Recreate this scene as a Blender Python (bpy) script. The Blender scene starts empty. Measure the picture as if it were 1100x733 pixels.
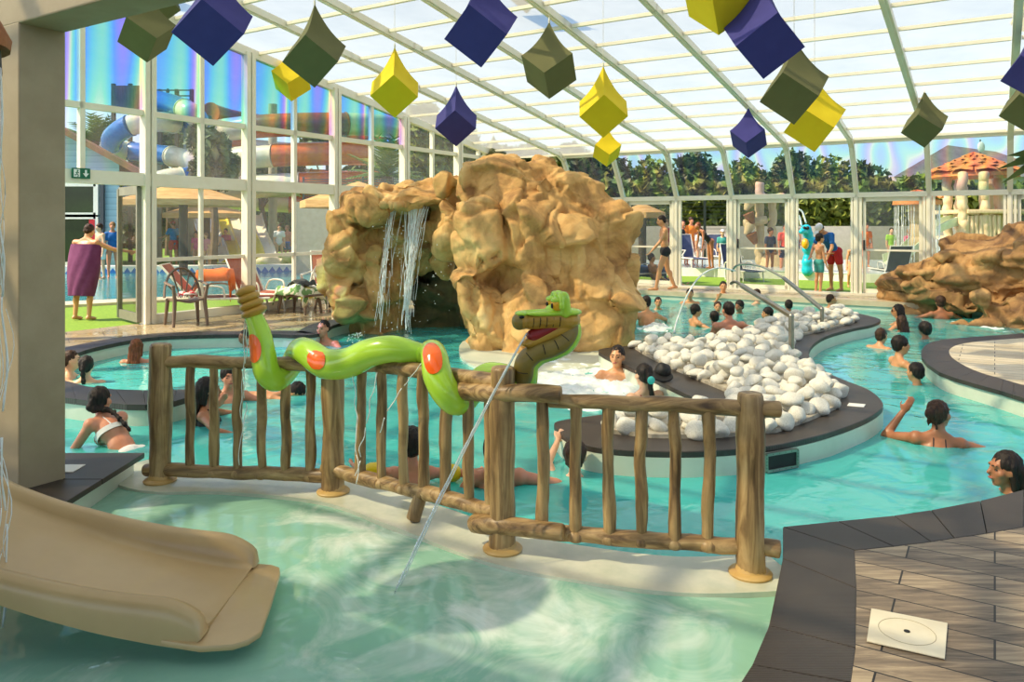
import time; T0 = time.time()
import bpy, bmesh, math, random
from mathutils import Vector, Matrix, Quaternion, noise
from mathutils.geometry import interpolate_bezier
PI = math.pi
R = math.radians
V = Vector
sc = bpy.context.scene
col = sc.collection
F, CX, CY, EYE = 830.0, 550.0, 242.0, 1.55      # focal length in pixels, vanishing point of the horizon, eye height

# ------------------------------------------------------------ placing
def G(px, py, z=0.0):
    Y = F * (EYE - z) / (py - CY)
    return V(((px - CX) / F * Y, Y, z))
def D(px, py, Y):
    return V(((px - CX) / F * Y, Y, EYE - (py - CY) / F * Y))
DA = V((.8474, -.531, 0)); DB = V((.531, .8474, 0))    # the hall's long axis and the gable's direction
def AB(a, b, z=0.0):
    return DA * a + DB * b + V((0, 0, z))
def lerp(a, b, t): return a + (b - a) * t
def inpoly(x, y, poly):
    c = False; n = len(poly); j = n - 1
    for i in range(n):
        xi, yi = poly[i][0], poly[i][1]; xj, yj = poly[j][0], poly[j][1]
        if (yi > y) != (yj > y) and x < (xj - xi) * (y - yi) / (yj - yi) + xi: c = not c
        j = i
    return c
def spline(pts, n=6, closed=False):
    """Catmull-Rom through the points"""
    pts = [V(p) for p in pts]; out = []
    m = len(pts)
    for i in range(m if closed else m - 1):
        if closed:
            a, b, c, d = pts[(i - 1) % m], pts[i], pts[(i + 1) % m], pts[(i + 2) % m]
        else:
            a, b, c, d = pts[max(i - 1, 0)], pts[i], pts[i + 1], pts[min(i + 2, m - 1)]
        for k in range(n):
            t = k / n
            out.append(.5 * ((2 * b) + (c - a) * t + (2 * a - 5 * b + 4 * c - d) * t * t + (3 * b - a - 3 * c + d) * t ** 3))
    if not closed: out.append(pts[-1].copy())
    return out

# ------------------------------------------------------------ objects
WM = {}
def wm(o): return WM.get(o.name, Matrix.Identity(4)) if o else Matrix.Identity(4)
def tag(o, label=None, cat=None, group=None, kind=None):
    if label: o['label'] = label
    if cat: o['category'] = cat
    if group: o['group'] = group
    if kind: o['kind'] = kind
    return o
def thing(name, label, cat, loc=(0, 0, 0), rz=0.0, group=None, kind=None, rot=None):
    o = bpy.data.objects.new(name, None); col.objects.link(o)
    o.empty_display_size = .1
    o.location = loc
    o.rotation_euler = rot if rot else (0, 0, rz)
    WM[o.name] = Matrix.LocRotScale(V(loc), o.rotation_euler, None)
    return tag(o, label, cat, group, kind)
def link(name, me, mat, parent=None, world=False, label=None):
    o = bpy.data.objects.new(name, me); col.objects.link(o)
    if mat is not None:
        me.materials.clear(); me.materials.append(mat)
    if parent is not None:
        o.parent = parent
        if world: me.transform(wm(parent).inverted())
        WM[o.name] = wm(parent)
    if label: o['label'] = label
    return o
def copy_tree(o, parent=None):
    c = o.copy(); col.objects.link(c)
    if parent is not None: c.parent = parent
    for ch in list(o.children): copy_tree(ch, c)
    return c

class MB:
    """collects shapes, then links them as one mesh object"""
    def __init__(s): s.v = []; s.f = []
    def add(s, vs, fs):
        b = len(s.v); s.v.extend([V(p) for p in vs]); s.f.extend([tuple(i + b for i in f) for f in fs]); return s
    def box(s, lo, hi, m=None, bev=0):
        x0, y0, z0 = lo; x1, y1, z1 = hi
        vs = [V((x, y, z)) for z in (z0, z1) for y in (y0, y1) for x in (x0, x1)]
        if m is not None: vs = [m @ p for p in vs]
        return s.add(vs, [(0, 2, 3, 1), (4, 5, 7, 6), (0, 1, 5, 4), (1, 3, 7, 5), (3, 2, 6, 7), (2, 0, 4, 6)])
    def beam(s, p, q, w, h, up=(0, 0, 1)):
        """a box section w wide and h high from p to q"""
        p, q = V(p), V(q); d = (q - p).normalized(); u = V(up)
        x = d.cross(u)
        if x.length < 1e-5: x = d.cross(V((1, 0, 0)))
        x.normalize(); u = x.cross(d)
        vs = []
        for c in (p, q):
            for sx, sz in ((-1, -1), (1, -1), (1, 1), (-1, 1)): vs.append(c + x * w / 2 * sx + u * h / 2 * sz)
        return s.add(vs, [(3, 2, 1, 0), (4, 5, 6, 7), (0, 1, 5, 4), (1, 2, 6, 5), (2, 3, 7, 6), (3, 0, 4, 7)])
    def tube(s, pts, r, n=10, caps=True, flat=1.0, up=None, closed=False):
        pts = [V(p) for p in pts]; m = len(pts)
        rs = r if isinstance(r, (list, tuple)) else [r] * m
        if len(rs) != m: rs = [lerp_list(rs, i / (m - 1)) for i in range(m)]
        d0 = (pts[1] - pts[0]).normalized()
        u = V(up) if up else (V((0, 0, 1)) if abs(d0.z) < .9 else V((1, 0, 0)))
        x = d0.cross(u).normalized(); u = x.cross(d0).normalized()
        vs = []; prev = d0
        for i, p in enumerate(pts):
            if closed: d = (pts[(i + 1) % m] - pts[i - 1]).normalized()
            else: d = (pts[min(i + 1, m - 1)] - pts[max(i - 1, 0)]).normalized()
            q = prev.rotation_difference(d); x = q @ x; u = q @ u; prev = d
            for k in range(n):
                a = 2 * PI * k / n
                vs.append(p + (x * math.cos(a) + u * math.sin(a) * flat) * rs[i])
        fs = []
        for i in range(m if closed else m - 1):
            j = (i + 1) % m
            for k in range(n):
                l = (k + 1) % n
                fs.append((i * n + k, i * n + l, j * n + l, j * n + k))
        if caps and not closed:
            fs.append(tuple(range(n - 1, -1, -1))); fs.append(tuple((m - 1) * n + k for k in range(n)))
        return s.add(vs, fs)
    def ball(s, c, r, m=None, nu=12, nv=8):
        r = r if isinstance(r, (list, tuple)) else (r, r, r); c = V(c)
        vs = []
        for j in range(1, nv):
            t = PI * j / nv
            for i in range(nu):
                a = 2 * PI * i / nu
                p = V((math.sin(t) * math.cos(a) * r[0], math.sin(t) * math.sin(a) * r[1], math.cos(t) * r[2]))
                vs.append(c + (m @ p if m is not None else p))
        top = V((0, 0, r[2])); 
        vs.append(c + (m @ top if m is not None else top)); vs.append(c - (m @ top if m is not None else top))
        T, B = len(vs) - 2, len(vs) - 1; fs = []
        for j in range(nv - 2):
            for i in range(nu):
                k = (i + 1) % nu
                fs.append((j * nu + i, (j + 1) * nu + i, (j + 1) * nu + k, j * nu + k))
        for i in range(nu):
            k = (i + 1) % nu
            fs.append((T, i, k)); fs.append((B, (nv - 2) * nu + k, (nv - 2) * nu + i))
        return s.add(vs, fs)
    def capsule(s, p, q, r0, r1=None, n=12):
        r1 = r0 if r1 is None else r1
        p, q = V(p), V(q); d = q - p; L = d.length
        if L < 1e-6: return s.ball(p, r0)
        d /= L; pts = []; rs = []
        for k in range(5):
            a = PI / 2 * k / 4; pts.append(p - d * r0 * math.cos(a) * .999); rs.append(max(r0 * math.sin(a), .0005))
        for k in range(5):
            a = PI / 2 * k / 4; pts.append(q + d * r1 * math.sin(a)); rs.append(max(r1 * math.cos(a), .0005))
        return s.tube(pts, rs, n)
    def lathe(s, prof, n=20, c=(0, 0, 0), m=None):
        c = V(c); vs = []
        for r, z in prof:
            for k in range(n):
                a = 2 * PI * k / n; p = V((max(r, .0005) * math.cos(a), max(r, .0005) * math.sin(a), z))
                vs.append(c + (m @ p if m is not None else p))
        fs = []
        for i in range(len(prof) - 1):
            for k in range(n):
                l = (k + 1) % n; fs.append((i * n + k, i * n + l, (i + 1) * n + l, (i + 1) * n + k))
        fs.append(tuple(range(n - 1, -1, -1))); fs.append(tuple((len(prof) - 1) * n + k for k in range(n)))
        return s.add(vs, fs)
    def prism(s, poly, z0, z1):
        n = len(poly)
        vs = [V((p[0], p[1], z0)) for p in poly] + [V((p[0], p[1], z1)) for p in poly]
        area = sum(poly[i][0] * poly[(i + 1) % n][1] - poly[(i + 1) % n][0] * poly[i][1] for i in range(n))
        fs = []
        if area > 0:
            fs = [tuple(range(n - 1, -1, -1)), tuple(range(n, 2 * n))] + [(i, (i + 1) % n, n + (i + 1) % n, n + i) for i in range(n)]
        else:
            fs = [tuple(range(n)), tuple(range(2 * n - 1, n - 1, -1))] + [((i + 1) % n, i, n + i, n + (i + 1) % n) for i in range(n)]
        return s.add(vs, fs)
    def band(s, a, b, z0, z1, gap=0.0):
        """a row of slabs between two polylines of equal length"""
        for i in range(len(a) - 1):
            p = [V(a[i]), V(a[i + 1]), V(b[i + 1]), V(b[i])]
            if gap:
                d = (p[1] - p[0]); e = (p[2] - p[3])
                g = min(gap / max(d.length, .01), .3); h = min(gap / max(e.length, .01), .3)
                p = [p[0] + d * g, p[1] - d * g, p[2] - e * h, p[3] + e * h]
            s.prism(p, z0, z1)
        return s
    def sheet(s, grid, thick=0.0):
        """grid of points rows x cols"""
        r = len(grid); c = len(grid[0]); vs = [V(p) for row in grid for p in row]
        fs = [(i * c + j, i * c + j + 1, (i + 1) * c + j + 1, (i + 1) * c + j) for i in range(r - 1) for j in range(c - 1)]
        if thick:
            nb = len(vs); me = bpy.data.meshes.new('t'); me.from_pydata(vs, [], fs); me.update()
            ns = [v.normal.copy() for v in me.vertices]; bpy.data.meshes.remove(me)
            vs2 = [vs[i] - ns[i] * thick for i in range(nb)]
            fs2 = [tuple(nb + i for i in reversed(f)) for f in fs]
            edge = [(0, j) for j in range(c)] + [(i, c - 1) for i in range(1, r)] + [(r - 1, j) for j in range(c - 2, -1, -1)] + [(i, 0) for i in range(r - 2, 0, -1)]
            e = [i * c + j for i, j in edge]
            fs3 = [(e[k], nb + e[k], nb + e[(k + 1) % len(e)], e[(k + 1) % len(e)]) for k in range(len(e))]
            vs = vs + vs2; fs = fs + fs2 + fs3
        return s.add(vs, fs)
    def mesh(s, name='m', smooth=True, angle=40):
        me = bpy.data.meshes.new(name); me.from_pydata([tuple(p) for p in s.v], [], s.f); me.update()
        if smooth: shade(me, angle)
        return me
    def build(s, name, mat, parent=None, world=False, smooth=True, angle=40, label=None, bevel=0, fix=False):
        me = s.mesh(name, smooth and not bevel, angle)
        if fix or bevel:
            bm = bmesh.new(); bm.from_mesh(me)
            if fix: bmesh.ops.recalc_face_normals(bm, faces=bm.faces)
            if bevel:
                es = [e for e in bm.edges if len(e.link_faces) == 2 and e.calc_face_angle(0) > R(35)]
                bmesh.ops.bevel(bm, geom=es, offset=bevel, segments=2, profile=.5, affect='EDGES')
            bm.to_mesh(me); bm.free()
            if smooth: shade(me, angle)
        return link(name, me, mat, parent, world, label)
def lerp_list(rs, t):
    x = t * (len(rs) - 1); i = min(int(x), len(rs) - 2); return rs[i] + (rs[i + 1] - rs[i]) * (x - i)
def shade(me, angle=40):
    if angle >= 180:
        me.shade_smooth(); return me
    me.shade_smooth()
    bm = bmesh.new(); bm.from_mesh(me); lim = R(angle)
    for e in bm.edges: e.smooth = not (len(e.link_faces) == 2 and e.calc_face_angle(0) > lim)
    bm.to_mesh(me); bm.free(); return me
def remesh(me, voxel, smooth=4, factor=.5, adapt=0.0, decim=0):
    """fuses overlapping shapes into one continuous skin"""
    o = bpy.data.objects.new('tmp', me); col.objects.link(o)
    m = o.modifiers.new('r', 'REMESH'); m.mode = 'VOXEL'; m.voxel_size = voxel; m.adaptivity = adapt
    if smooth:
        q = o.modifiers.new('s', 'SMOOTH'); q.iterations = smooth; q.factor = factor
    if decim:
        q = o.modifiers.new('d', 'DECIMATE'); q.ratio = decim
    dg = bpy.context.evaluated_depsgraph_get(); dg.update()
    out = bpy.data.meshes.new_from_object(o.evaluated_get(dg))
    bpy.data.objects.remove(o); bpy.data.meshes.remove(me)
    out.shade_smooth(); return out

# ------------------------------------------------------------ materials
def C(r, g, b):
    f = lambda c: (c / 255 / 12.92) if c / 255 <= .04045 else ((c / 255 + .055) / 1.055) ** 2.4
    return (f(r), f(g), f(b), 1.0)
class NT:
    def __init__(s, name):
        s.m = bpy.data.materials.new(name); s.m.use_nodes = True; s.t = s.m.node_tree; s.t.nodes.clear()
        s.out = s.n('ShaderNodeOutputMaterial')
    def n(s, typ, **kw):
        nd = s.t.nodes.new(typ)
        for k, v in kw.items():
            if k in nd.inputs: 
                nd.inputs[k].default_value = v
            else: setattr(nd, k, v)
        return nd
    def l(s, a, ao, b, bi): s.t.links.new(a.outputs[ao], b.inputs[bi])
    def coords(s, kind='Object', scale=(1, 1, 1), rot=(0, 0, 0)):
        tc = s.n('ShaderNodeTexCoord'); mp = s.n('ShaderNodeMapping'); mp.inputs['Scale'].default_value = scale; mp.inputs['Rotation'].default_value = rot
        s.l(tc, kind, mp, 'Vector'); return mp
    def noise(s, co, scale, detail=4, rough=.6, dist=0.0):
        nd = s.n('ShaderNodeTexNoise'); nd.inputs['Scale'].default_value = scale; nd.inputs['Detail'].default_value = detail
        nd.inputs['Roughness'].default_value = rough; nd.inputs['Distortion'].default_value = dist
        s.l(co, 'Vector', nd, 'Vector'); return nd
    def ramp(s, src, out, stops, interp='LINEAR'):
        r = s.n('ShaderNodeValToRGB'); r.color_ramp.interpolation = interp; e = r.color_ramp.elements
        while len(e) < len(stops): e.new(.5)
        for el, (p, c) in zip(e, stops): el.position = p; el.color = c
        s.l(src, out, r, 'Fac'); return r
    def bump(s, src, out, strength, dist=.02):
        b = s.n('ShaderNodeBump'); b.inputs['Strength'].default_value = strength; b.inputs['Distance'].default_value = dist
        s.l(src, out, b, 'Height'); return b
    def pbsdf(s, **kw):
        p = s.n('ShaderNodeBsdfPrincipled')
        for k, v in kw.items(): p.inputs[k.replace('_', ' ')].default_value = v
        s.l(p, 'BSDF', s.out, 'Surface'); return p
MATS = {}
def M(name, c1, c2=None, rough=.5, scale=6, bump=0.0, bscale=30, metal=0.0, stretch=(1, 1, 1), stops=(.35, .65), coat=0.0, sss=0.0, dist=.01, spec=.5):
    """a mottled surface: two colours over a noise, with a fine relief"""
    if name in MATS: return MATS[name]
    t = NT(name); p = t.pbsdf(Roughness=rough, Metallic=metal)
    p.inputs['Specular IOR Level'].default_value = spec
    if coat: p.inputs['Coat Weight'].default_value = coat
    if sss: p.inputs['Subsurface Weight'].default_value = sss; p.inputs['Subsurface Radius'].default_value = (.02, .008, .004)
    co = t.coords('Object', stretch)
    c2 = c2 or tuple(min(1, x * 1.12) for x in c1[:3]) + (1,)
    r = t.ramp(t.noise(co, scale), 'Fac', [(stops[0], c1), (stops[1], c2)])
    t.l(r, 'Color', p, 'Base Color')
    if bump: t.l(t.bump(t.noise(co, bscale, 6), 'Fac', bump, dist), 'Normal', p, 'Normal')
    MATS[name] = t.m; return t.m
# ============================================================ camera, sky, sun
cam = bpy.data.cameras.new('camera'); cam.sensor_width = 36; cam.lens = F / 1100 * 36; cam.shift_y = -(366.5 - CY) / 1100; cam.clip_end = 500
co = bpy.data.objects.new('camera', cam); co.location = (0, 0, EYE); co.rotation_euler = (PI / 2, 0, 0); col.objects.link(co); sc.camera = co
w = bpy.data.worlds.new('sky'); sc.world = w; w.use_nodes = True; wt = w.node_tree; wt.nodes.clear()
SUN = V((-.66, -.14, .74)).normalized()
sk = wt.nodes.new('ShaderNodeTexSky'); sk.sky_type = 'NISHITA'; sk.sun_disc = False; sk.sun_elevation = math.asin(SUN.z); sk.sun_rotation = math.atan2(SUN.x, SUN.y)
sk.air_density = 1.0; sk.dust_density = 1.7; sk.ozone_density = 2.0
wb = wt.nodes.new('ShaderNodeBackground'); wb.inputs['Strength'].default_value = .22
wo = wt.nodes.new('ShaderNodeOutputWorld')
wt.links.new(sk.outputs[0], wb.inputs['Color']); wt.links.new(wb.outputs[0], wo.inputs['Surface'])
sl = bpy.data.lights.new('sun', 'SUN'); sl.energy = 5.6; sl.angle = R(.8); sl.color = (1, .85, .60)
so = bpy.data.objects.new('sun', sl); so.rotation_euler = SUN.to_track_quat('Z', 'Y').to_euler(); so.location = (-20, 10, 30); col.objects.link(so)
vs_ = sc.view_settings; vs_.view_transform = 'Standard'; vs_.look = 'None'; vs_.gamma = 1.0; vs_.exposure = .3; vs_.use_curve_mapping = False
cy = sc.cycles
cy.use_denoising = True; cy.max_bounces = 10; cy.diffuse_bounces = 3; cy.glossy_bounces = 3; cy.transmission_bounces = 6; cy.transparent_max_bounces = 28
cy.caustics_reflective = False; cy.caustics_refractive = False; cy.sample_clamp_indirect = 6.0

# ============================================================ shared materials
mFRAME = M('cream painted aluminium', C(240, 232, 208), C(246, 240, 220), rough=.35, scale=3)
mPOOLWALL = M('pale pool wall', C(205, 212, 190), C(222, 226, 206), rough=.4, scale=2)
def m_water(name, tint, body, wbody, rip, foam=None, bs=.25):
    t = NT(name); co_ = t.coords('Object', (1, 1, 1))
    n1 = t.noise(co_, rip, 3, .55, .6); bp = t.bump(n1, 'Fac', bs, .06)
    tr = t.n('ShaderNodeBsdfTransparent'); tr.inputs['Color'].default_value = tint
    df = t.n('ShaderNodeBsdfDiffuse'); df.inputs['Color'].default_value = body
    gl = t.n('ShaderNodeBsdfGlossy'); gl.inputs['Roughness'].default_value = .06; gl.inputs['Color'].default_value = (1, 1, 1, 1)
    fr = t.n('ShaderNodeFresnel'); fr.inputs['IOR'].default_value = 1.33
    for q in (gl, fr): t.l(bp, 'Normal', q, 'Normal')
    m1 = t.n('ShaderNodeMixShader'); m1.inputs[0].default_value = wbody; t.l(tr, 0, m1, 1); t.l(df, 0, m1, 2)
    last = m1
    if foam:
        n2 = t.noise(co_, foam[0], 5, .62, 1.2)
        n3 = t.noise(co_, foam[0] * .22, 2, .5, .5)
        mu = t.n('ShaderNodeMath', operation='MULTIPLY'); t.l(n2, 'Fac', mu, 0); t.l(n3, 'Fac', mu, 1)
        rp = t.ramp(mu, 0, [(foam[1], (0, 0, 0, 1)), (foam[2], (foam[3],) * 3 + (1,))])
        fd = t.n('ShaderNodeBsdfDiffuse'); fd.inputs['Color'].default_value = C(238, 244, 234); t.l(bp, 'Normal', fd, 'Normal')
        m3 = t.n('ShaderNodeMixShader'); t.l(rp, 'Color', m3, 0); t.l(m1, 0, m3, 1); t.l(fd, 0, m3, 2); last = m3
    m2 = t.n('ShaderNodeMixShader'); t.l(fr, 0, m2, 0); t.l(last, 0, m2, 1); t.l(gl, 0, m2, 2)
    t.l(m2, 0, t.out, 'Surface'); return t.m
mWATER = m_water('turquoise pool water', C(160, 236, 232), C(100, 236, 230), .52, 2.6, (3.4, .36, .6, .35))
mSPLASH = m_water('pale splash pool water', C(186, 232, 212), C(176, 232, 206), .6, 3.0, (2.0, .24, .40, .8))  # its white streaks stand for froth and caustic light, both in the colour
mOUTWATER = m_water('outdoor pool water', C(140, 215, 220), C(80, 190, 205), .6, 3)
def schlick(t, k):
    lw = t.n('ShaderNodeLayerWeight'); lw.inputs['Blend'].default_value = .5
    pw = t.n('ShaderNodeMath', operation='POWER'); pw.inputs[1].default_value = 5; t.l(lw, 'Facing', pw, 0)
    ma = t.n('ShaderNodeMath', operation='MULTIPLY_ADD'); ma.inputs[1].default_value = k; ma.inputs[2].default_value = .03; t.l(pw, 0, ma, 0); return ma
def m_clear(name, tint, gloss=1.35, haze=0.0):
    t = NT(name)
    tr = t.n('ShaderNodeBsdfTransparent'); tr.inputs['Color'].default_value = tint
    gl = t.n('ShaderNodeBsdfGlossy'); gl.inputs['Roughness'].default_value = .03
    fr = schlick(t, gloss - .75)
    last = tr
    if haze:
        df = t.n('ShaderNodeBsdfTranslucent'); df.inputs['Color'].default_value = (.9, .9, .86, 1)
        m1 = t.n('ShaderNodeMixShader'); m1.inputs[0].default_value = haze; t.l(tr, 0, m1, 1); t.l(df, 0, m1, 2); last = m1
    m2 = t.n('ShaderNodeMixShader'); t.l(fr, 0, m2, 0); t.l(last, 0, m2, 1); t.l(gl, 0, m2, 2); t.l(m2, 0, t.out, 'Surface'); return t.m
mGLASS = m_clear('clear glass pane', C(236, 240, 236), 1.25, haze=.05)
mGLASSDARK = m_clear('tinted sliding glass', C(205, 208, 200), 1.15, haze=.10)
def m_rainbow(name, scale, rot, wash):
    """stressed plastic sheet that splits the light into bands of colour"""
    t = NT(name); co_ = t.coords('Object', (1, 1, .16), rot)
    wv = t.n('ShaderNodeTexNoise'); wv.inputs['Scale'].default_value = scale; wv.inputs['Detail'].default_value = 1.0; wv.inputs['Distortion'].default_value = .35
    t.l(co_, 'Vector', wv, 'Vector')
    mu = t.n('ShaderNodeMath', operation='MULTIPLY'); mu.inputs[1].default_value = 6.0; t.l(wv, 'Fac', mu, 0)
    fr_ = t.n('ShaderNodeMath', operation='FRACT'); t.l(mu, 0, fr_, 0)
    k = wash
    cs = [(0, C(96, 200, 200)), (.2, C(88, 150, 226)), (.42, C(160, 128, 220)), (.6, C(214, 160, 214)), (.75, C(232, 226, 178)), (.88, C(140, 220, 176)), (1, C(96, 200, 200))]
    cs = [(p, tuple(lerp(c[i], .92, k) for i in range(3)) + (1,)) for p, c in cs]
    rp = t.ramp(fr_, 0, cs)
    tr = t.n('ShaderNodeBsdfTransparent'); t.l(rp, 'Color', tr, 'Color')
    tl = t.n('ShaderNodeBsdfTranslucent'); t.l(rp, 'Color', tl, 'Color')
    m1 = t.n('ShaderNodeMixShader'); m1.inputs[0].default_value = .05; t.l(tr, 0, m1, 1); t.l(tl, 0, m1, 2)
    gl = t.n('ShaderNodeBsdfGlossy'); gl.inputs['Roughness'].default_value = .05
    fr = schlick(t, .5)
    m2 = t.n('ShaderNodeMixShader'); t.l(fr, 0, m2, 0); t.l(m1, 0, m2, 1); t.l(gl, 0, m2, 2); t.l(m2, 0, t.out, 'Surface'); return t.m
mRAIN = m_rainbow('iridescent plastic pane', .8, (0, 0, .4), .10); mRAINM = m_rainbow('lightly iridescent plastic pane', .8, (0, 0, .4), .72)
mRAIN2 = m_rainbow('faintly iridescent plastic pane', .8, (.3, .5, 0), .55)
def m_roof():
    t = NT('milky roof sheet'); co_ = t.coords('Object')
    tr = t.n('ShaderNodeBsdfTransparent'); tr.inputs['Color'].default_value = C(236, 236, 228)
    tl = t.n('ShaderNodeBsdfTranslucent'); nz = t.noise(co_, .9, 3); rp = t.ramp(nz, 'Fac', [(.3, C(196, 196, 184)), (.7, C(216, 214, 198))]); t.l(rp, 'Color', tl, 'Color')
    m1 = t.n('ShaderNodeMixShader'); m1.inputs[0].default_value = .46; t.l(tr, 0, m1, 1); t.l(tl, 0, m1, 2); t.l(m1, 0, t.out, 'Surface'); return t.m
mROOF = m_roof()
def m_coping():
    t = NT('dark slate coping tile'); p = t.pbsdf(Roughness=.42); co_ = t.coords('Object')
    n1 = t.noise(co_, 2.2, 5); rp = t.ramp(n1, 'Fac', [(.3, C(48, 41, 36)), (.7, C(70, 61, 53))]); t.l(rp, 'Color', p, 'Base Color')
    wv = t.n('ShaderNodeTexWave'); wv.inputs['Scale'].default_value = 34; wv.inputs['Distortion'].default_value = .6; wv.bands_direction = 'Y'; t.l(co_, 'Vector', wv, 'Vector')
    t.l(t.bump(wv, 'Fac', .25, .006), 'Normal', p, 'Normal'); return t.m
mCOPING = m_coping()
mJOINT = M('dark joint', C(32, 28, 25), rough=.8)
def m_plank(nm, cs):
    t = NT(nm); p = t.pbsdf(Roughness=.5)
    co_ = t.coords('Object', (1, 1, 1), (0, 0, R(32)))
    br = t.n('ShaderNodeTexBrick'); br.offset = .37; br.inputs['Scale'].default_value = 1.0
    br.inputs['Brick Width'].default_value = .95; br.inputs['Row Height'].default_value = .155; br.inputs['Mortar Size'].default_value = .004
    br.inputs['Color1'].default_value = (.1, .1, .1, 1); br.inputs['Color2'].default_value = (.9, .9, .9, 1); br.inputs['Mortar'].default_value = (0, 0, 0, 1); br.inputs['Bias'].default_value = 0
    t.l(co_, 'Vector', br, 'Vector')
    st = t.coords('Object', (2.2, 26, 1), (0, 0, R(32))); n1 = t.noise(st, 1.0, 7, .7, .7)
    ad = t.n('ShaderNodeMath', operation='MULTIPLY_ADD'); ad.inputs[1].default_value = .28; t.l(br, 'Color', ad, 0); t.l(n1, 'Fac', ad, 2)
    rp = t.ramp(ad, 0, list(zip((.34, .5, .64, .8), cs)))
    mx = t.n('ShaderNodeMix', data_type='RGBA'); t.l(br, 'Fac', mx, 0); t.l(rp, 'Color', mx, 6); mx.inputs[7].default_value = C(24, 20, 17)
    t.l(mx, 2, p, 'Base Color'); t.l(t.bump(n1, 'Fac', .15, .004), 'Normal', p, 'Normal'); return t.m
mPLANK = m_plank('weathered plank tile', (C(52, 44, 36), C(104, 90, 74), C(138, 120, 98), C(180, 160, 130))); mPLANK2 = m_plank('sunlit plank tile', (C(150, 134, 108), C(196, 178, 146), C(214, 198, 166), C(232, 218, 190)))  # the second is the round deck's plank with sunlight put into a paler ramp
def m_stone_floor():
    t = NT('wet sandstone tile'); p = t.pbsdf(Roughness=.22); co_ = t.coords('Object', (1, 1, 1), (0, 0, R(-32)))
    br = t.n('ShaderNodeTexBrick'); br.inputs['Scale'].default_value = 1.0; br.inputs['Brick Width'].default_value = .9; br.inputs['Row Height'].default_value = .45; br.inputs['Mortar Size'].default_value = .006
    br.inputs['Color1'].default_value = C(150, 132, 100); br.inputs['Color2'].default_value = C(182, 162, 124); br.inputs['Mortar'].default_value = C(96, 84, 66); t.l(co_, 'Vector', br, 'Vector')
    t.l(br, 'Color', p, 'Base Color'); n1 = t.noise(co_, 1.3, 4); rr = t.ramp(n1, 'Fac', [(.4, (.08,) * 3 + (1,)), (.6, (.4,) * 3 + (1,))]); t.l(rr, 'Color', p, 'Roughness'); return t.m
mSTONEFLOOR = m_stone_floor()

# ============================================================ pools and decks
def gp(lst, z=0.0): return [G(x, y, z) for x, y in lst]
WZ, SZ = -.18, -.15
def struct(name, mb, mat, **kw):
    o = mb.build(name, mat, **kw); o['kind'] = 'structure'; return o
struct('floor_pool', MB().prism([(-9, 1), (12, 1), (12, 24), (-9, 24)], -1.6, -1.5), M('pool liner', C(120, 206, 200), C(140, 216, 208), rough=.5, scale=1))
# --- foreground deck
fo = gp([(1500, 462), (1300, 488), (1190, 508), (1100, 526), (1053, 538), (1000, 548), (960, 554), (900, 560), (841, 566)])
fi = gp([(1500, 520), (1300, 546), (1190, 556), (1100, 566), (1060, 573), (1025, 578), (1000, 582), (960, 587), (918, 591)])
fo2 = gp([(841, 566), (841, 600), (826, 672), (808, 714), (788, 745), (770, 800), (748, 900)])
fi2 = gp([(918, 591), (920, 632), (919, 696), (914, 733), (910, 770), (903, 830), (893, 930)])
DECKB = -1.5
struct('trim_1', MB().band(fo, fi, -.035, 0, .002).band(fo2, fi2, -.035, 0, .002), mCOPING, smooth=False, bevel=.004)
poly = fi + fi2[1:] + [V((1.2, 1.0, 0)), V((9, 1.0, 0)), V((9, 4.2, 0))]
struct('floor_deck', MB().prism(poly, -.05, -.003), mPLANK, smooth=False)
ins = lambda pts, d: [V((p.x, p.y, 0)) + V(d) for p in pts]
wall_o = [p + (q - p).normalized() * .025 for p, q in zip(fo, fi)] + [p + (q - p).normalized() * .025 for p, q in zip(fo2[1:], fi2[1:])]
struct('wall_deck', MB().prism(wall_o + [V((1.2, 1.0, 0)), V((9, 1.0, 0)), V((9, 4.2, 0))], DECKB, -.036), mPOOLWALL, smooth=False)
# --- round deck on the right
ro = gp([(1300, 352), (1180, 355), (1100, 358), (1049, 362), (1014, 364.5), (996, 369.5), (989.5, 377.5), (992, 387), (1009, 400), (1037, 409.5), (1075, 420), (1100, 428), (1180, 452), (1300, 490)])
ri = gp([(1300, 357), (1180, 360), (1100, 363.5), (1052, 367), (1030, 370.5), (1022, 374), (1019.5, 378), (1023, 384.5), (1037, 393.5), (1055, 401), (1078, 407.6), (1100, 414), (1180, 436), (1300, 472)])
roS, riS = spline(ro, 3), spline(ri, 3)
struct('trim_2', MB().band(roS[::2], riS[::2], -.04, 0, .0015), mCOPING, smooth=False)
struct('floor_round', MB().prism(riS, -.05, .001), mPLANK2, smooth=False)
struct('wall_round', MB().prism([p + (q - p).normalized() * .03 for p, q in zip(roS, riS)], DECKB, -.041), mPOOLWALL, smooth=True, angle=50)
# --- island with the white stones
io_ = gp([(601, 452), (596, 458), (608, 469), (629, 478), (663, 483), (710, 485), (760, 484.5), (820, 480), (858, 473), (896, 463), (932, 449), (948, 437), (945, 428), (932, 418), (909, 409), (889, 400), (873, 388), (869, 378), (876, 368), (891, 360), (917, 353), (937, 349), (946, 344), (936, 340), (905, 334.5), (860, 338), (823, 345), (790, 357), (750, 369), (690, 371), (660, 373), (643, 378), (690, 401), (738, 424), (752, 432), (700, 440), (642, 446)])
ISL = spline(io_, 4, closed=True)
ISB = gp([(648, 454), (655, 466), (700, 471), (760, 472), (835, 465), (871, 452), (898, 440), (904, 427), (889, 411), (863, 393), (847, 380), (857, 362), (889, 355), (918, 347), (920, 341), (900, 337), (862, 342), (828, 350), (800, 361), (752, 373), (695, 375), (680, 374), (696, 384), (720, 396), (757, 412), (793, 427), (797, 440), (720, 448)])
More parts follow.
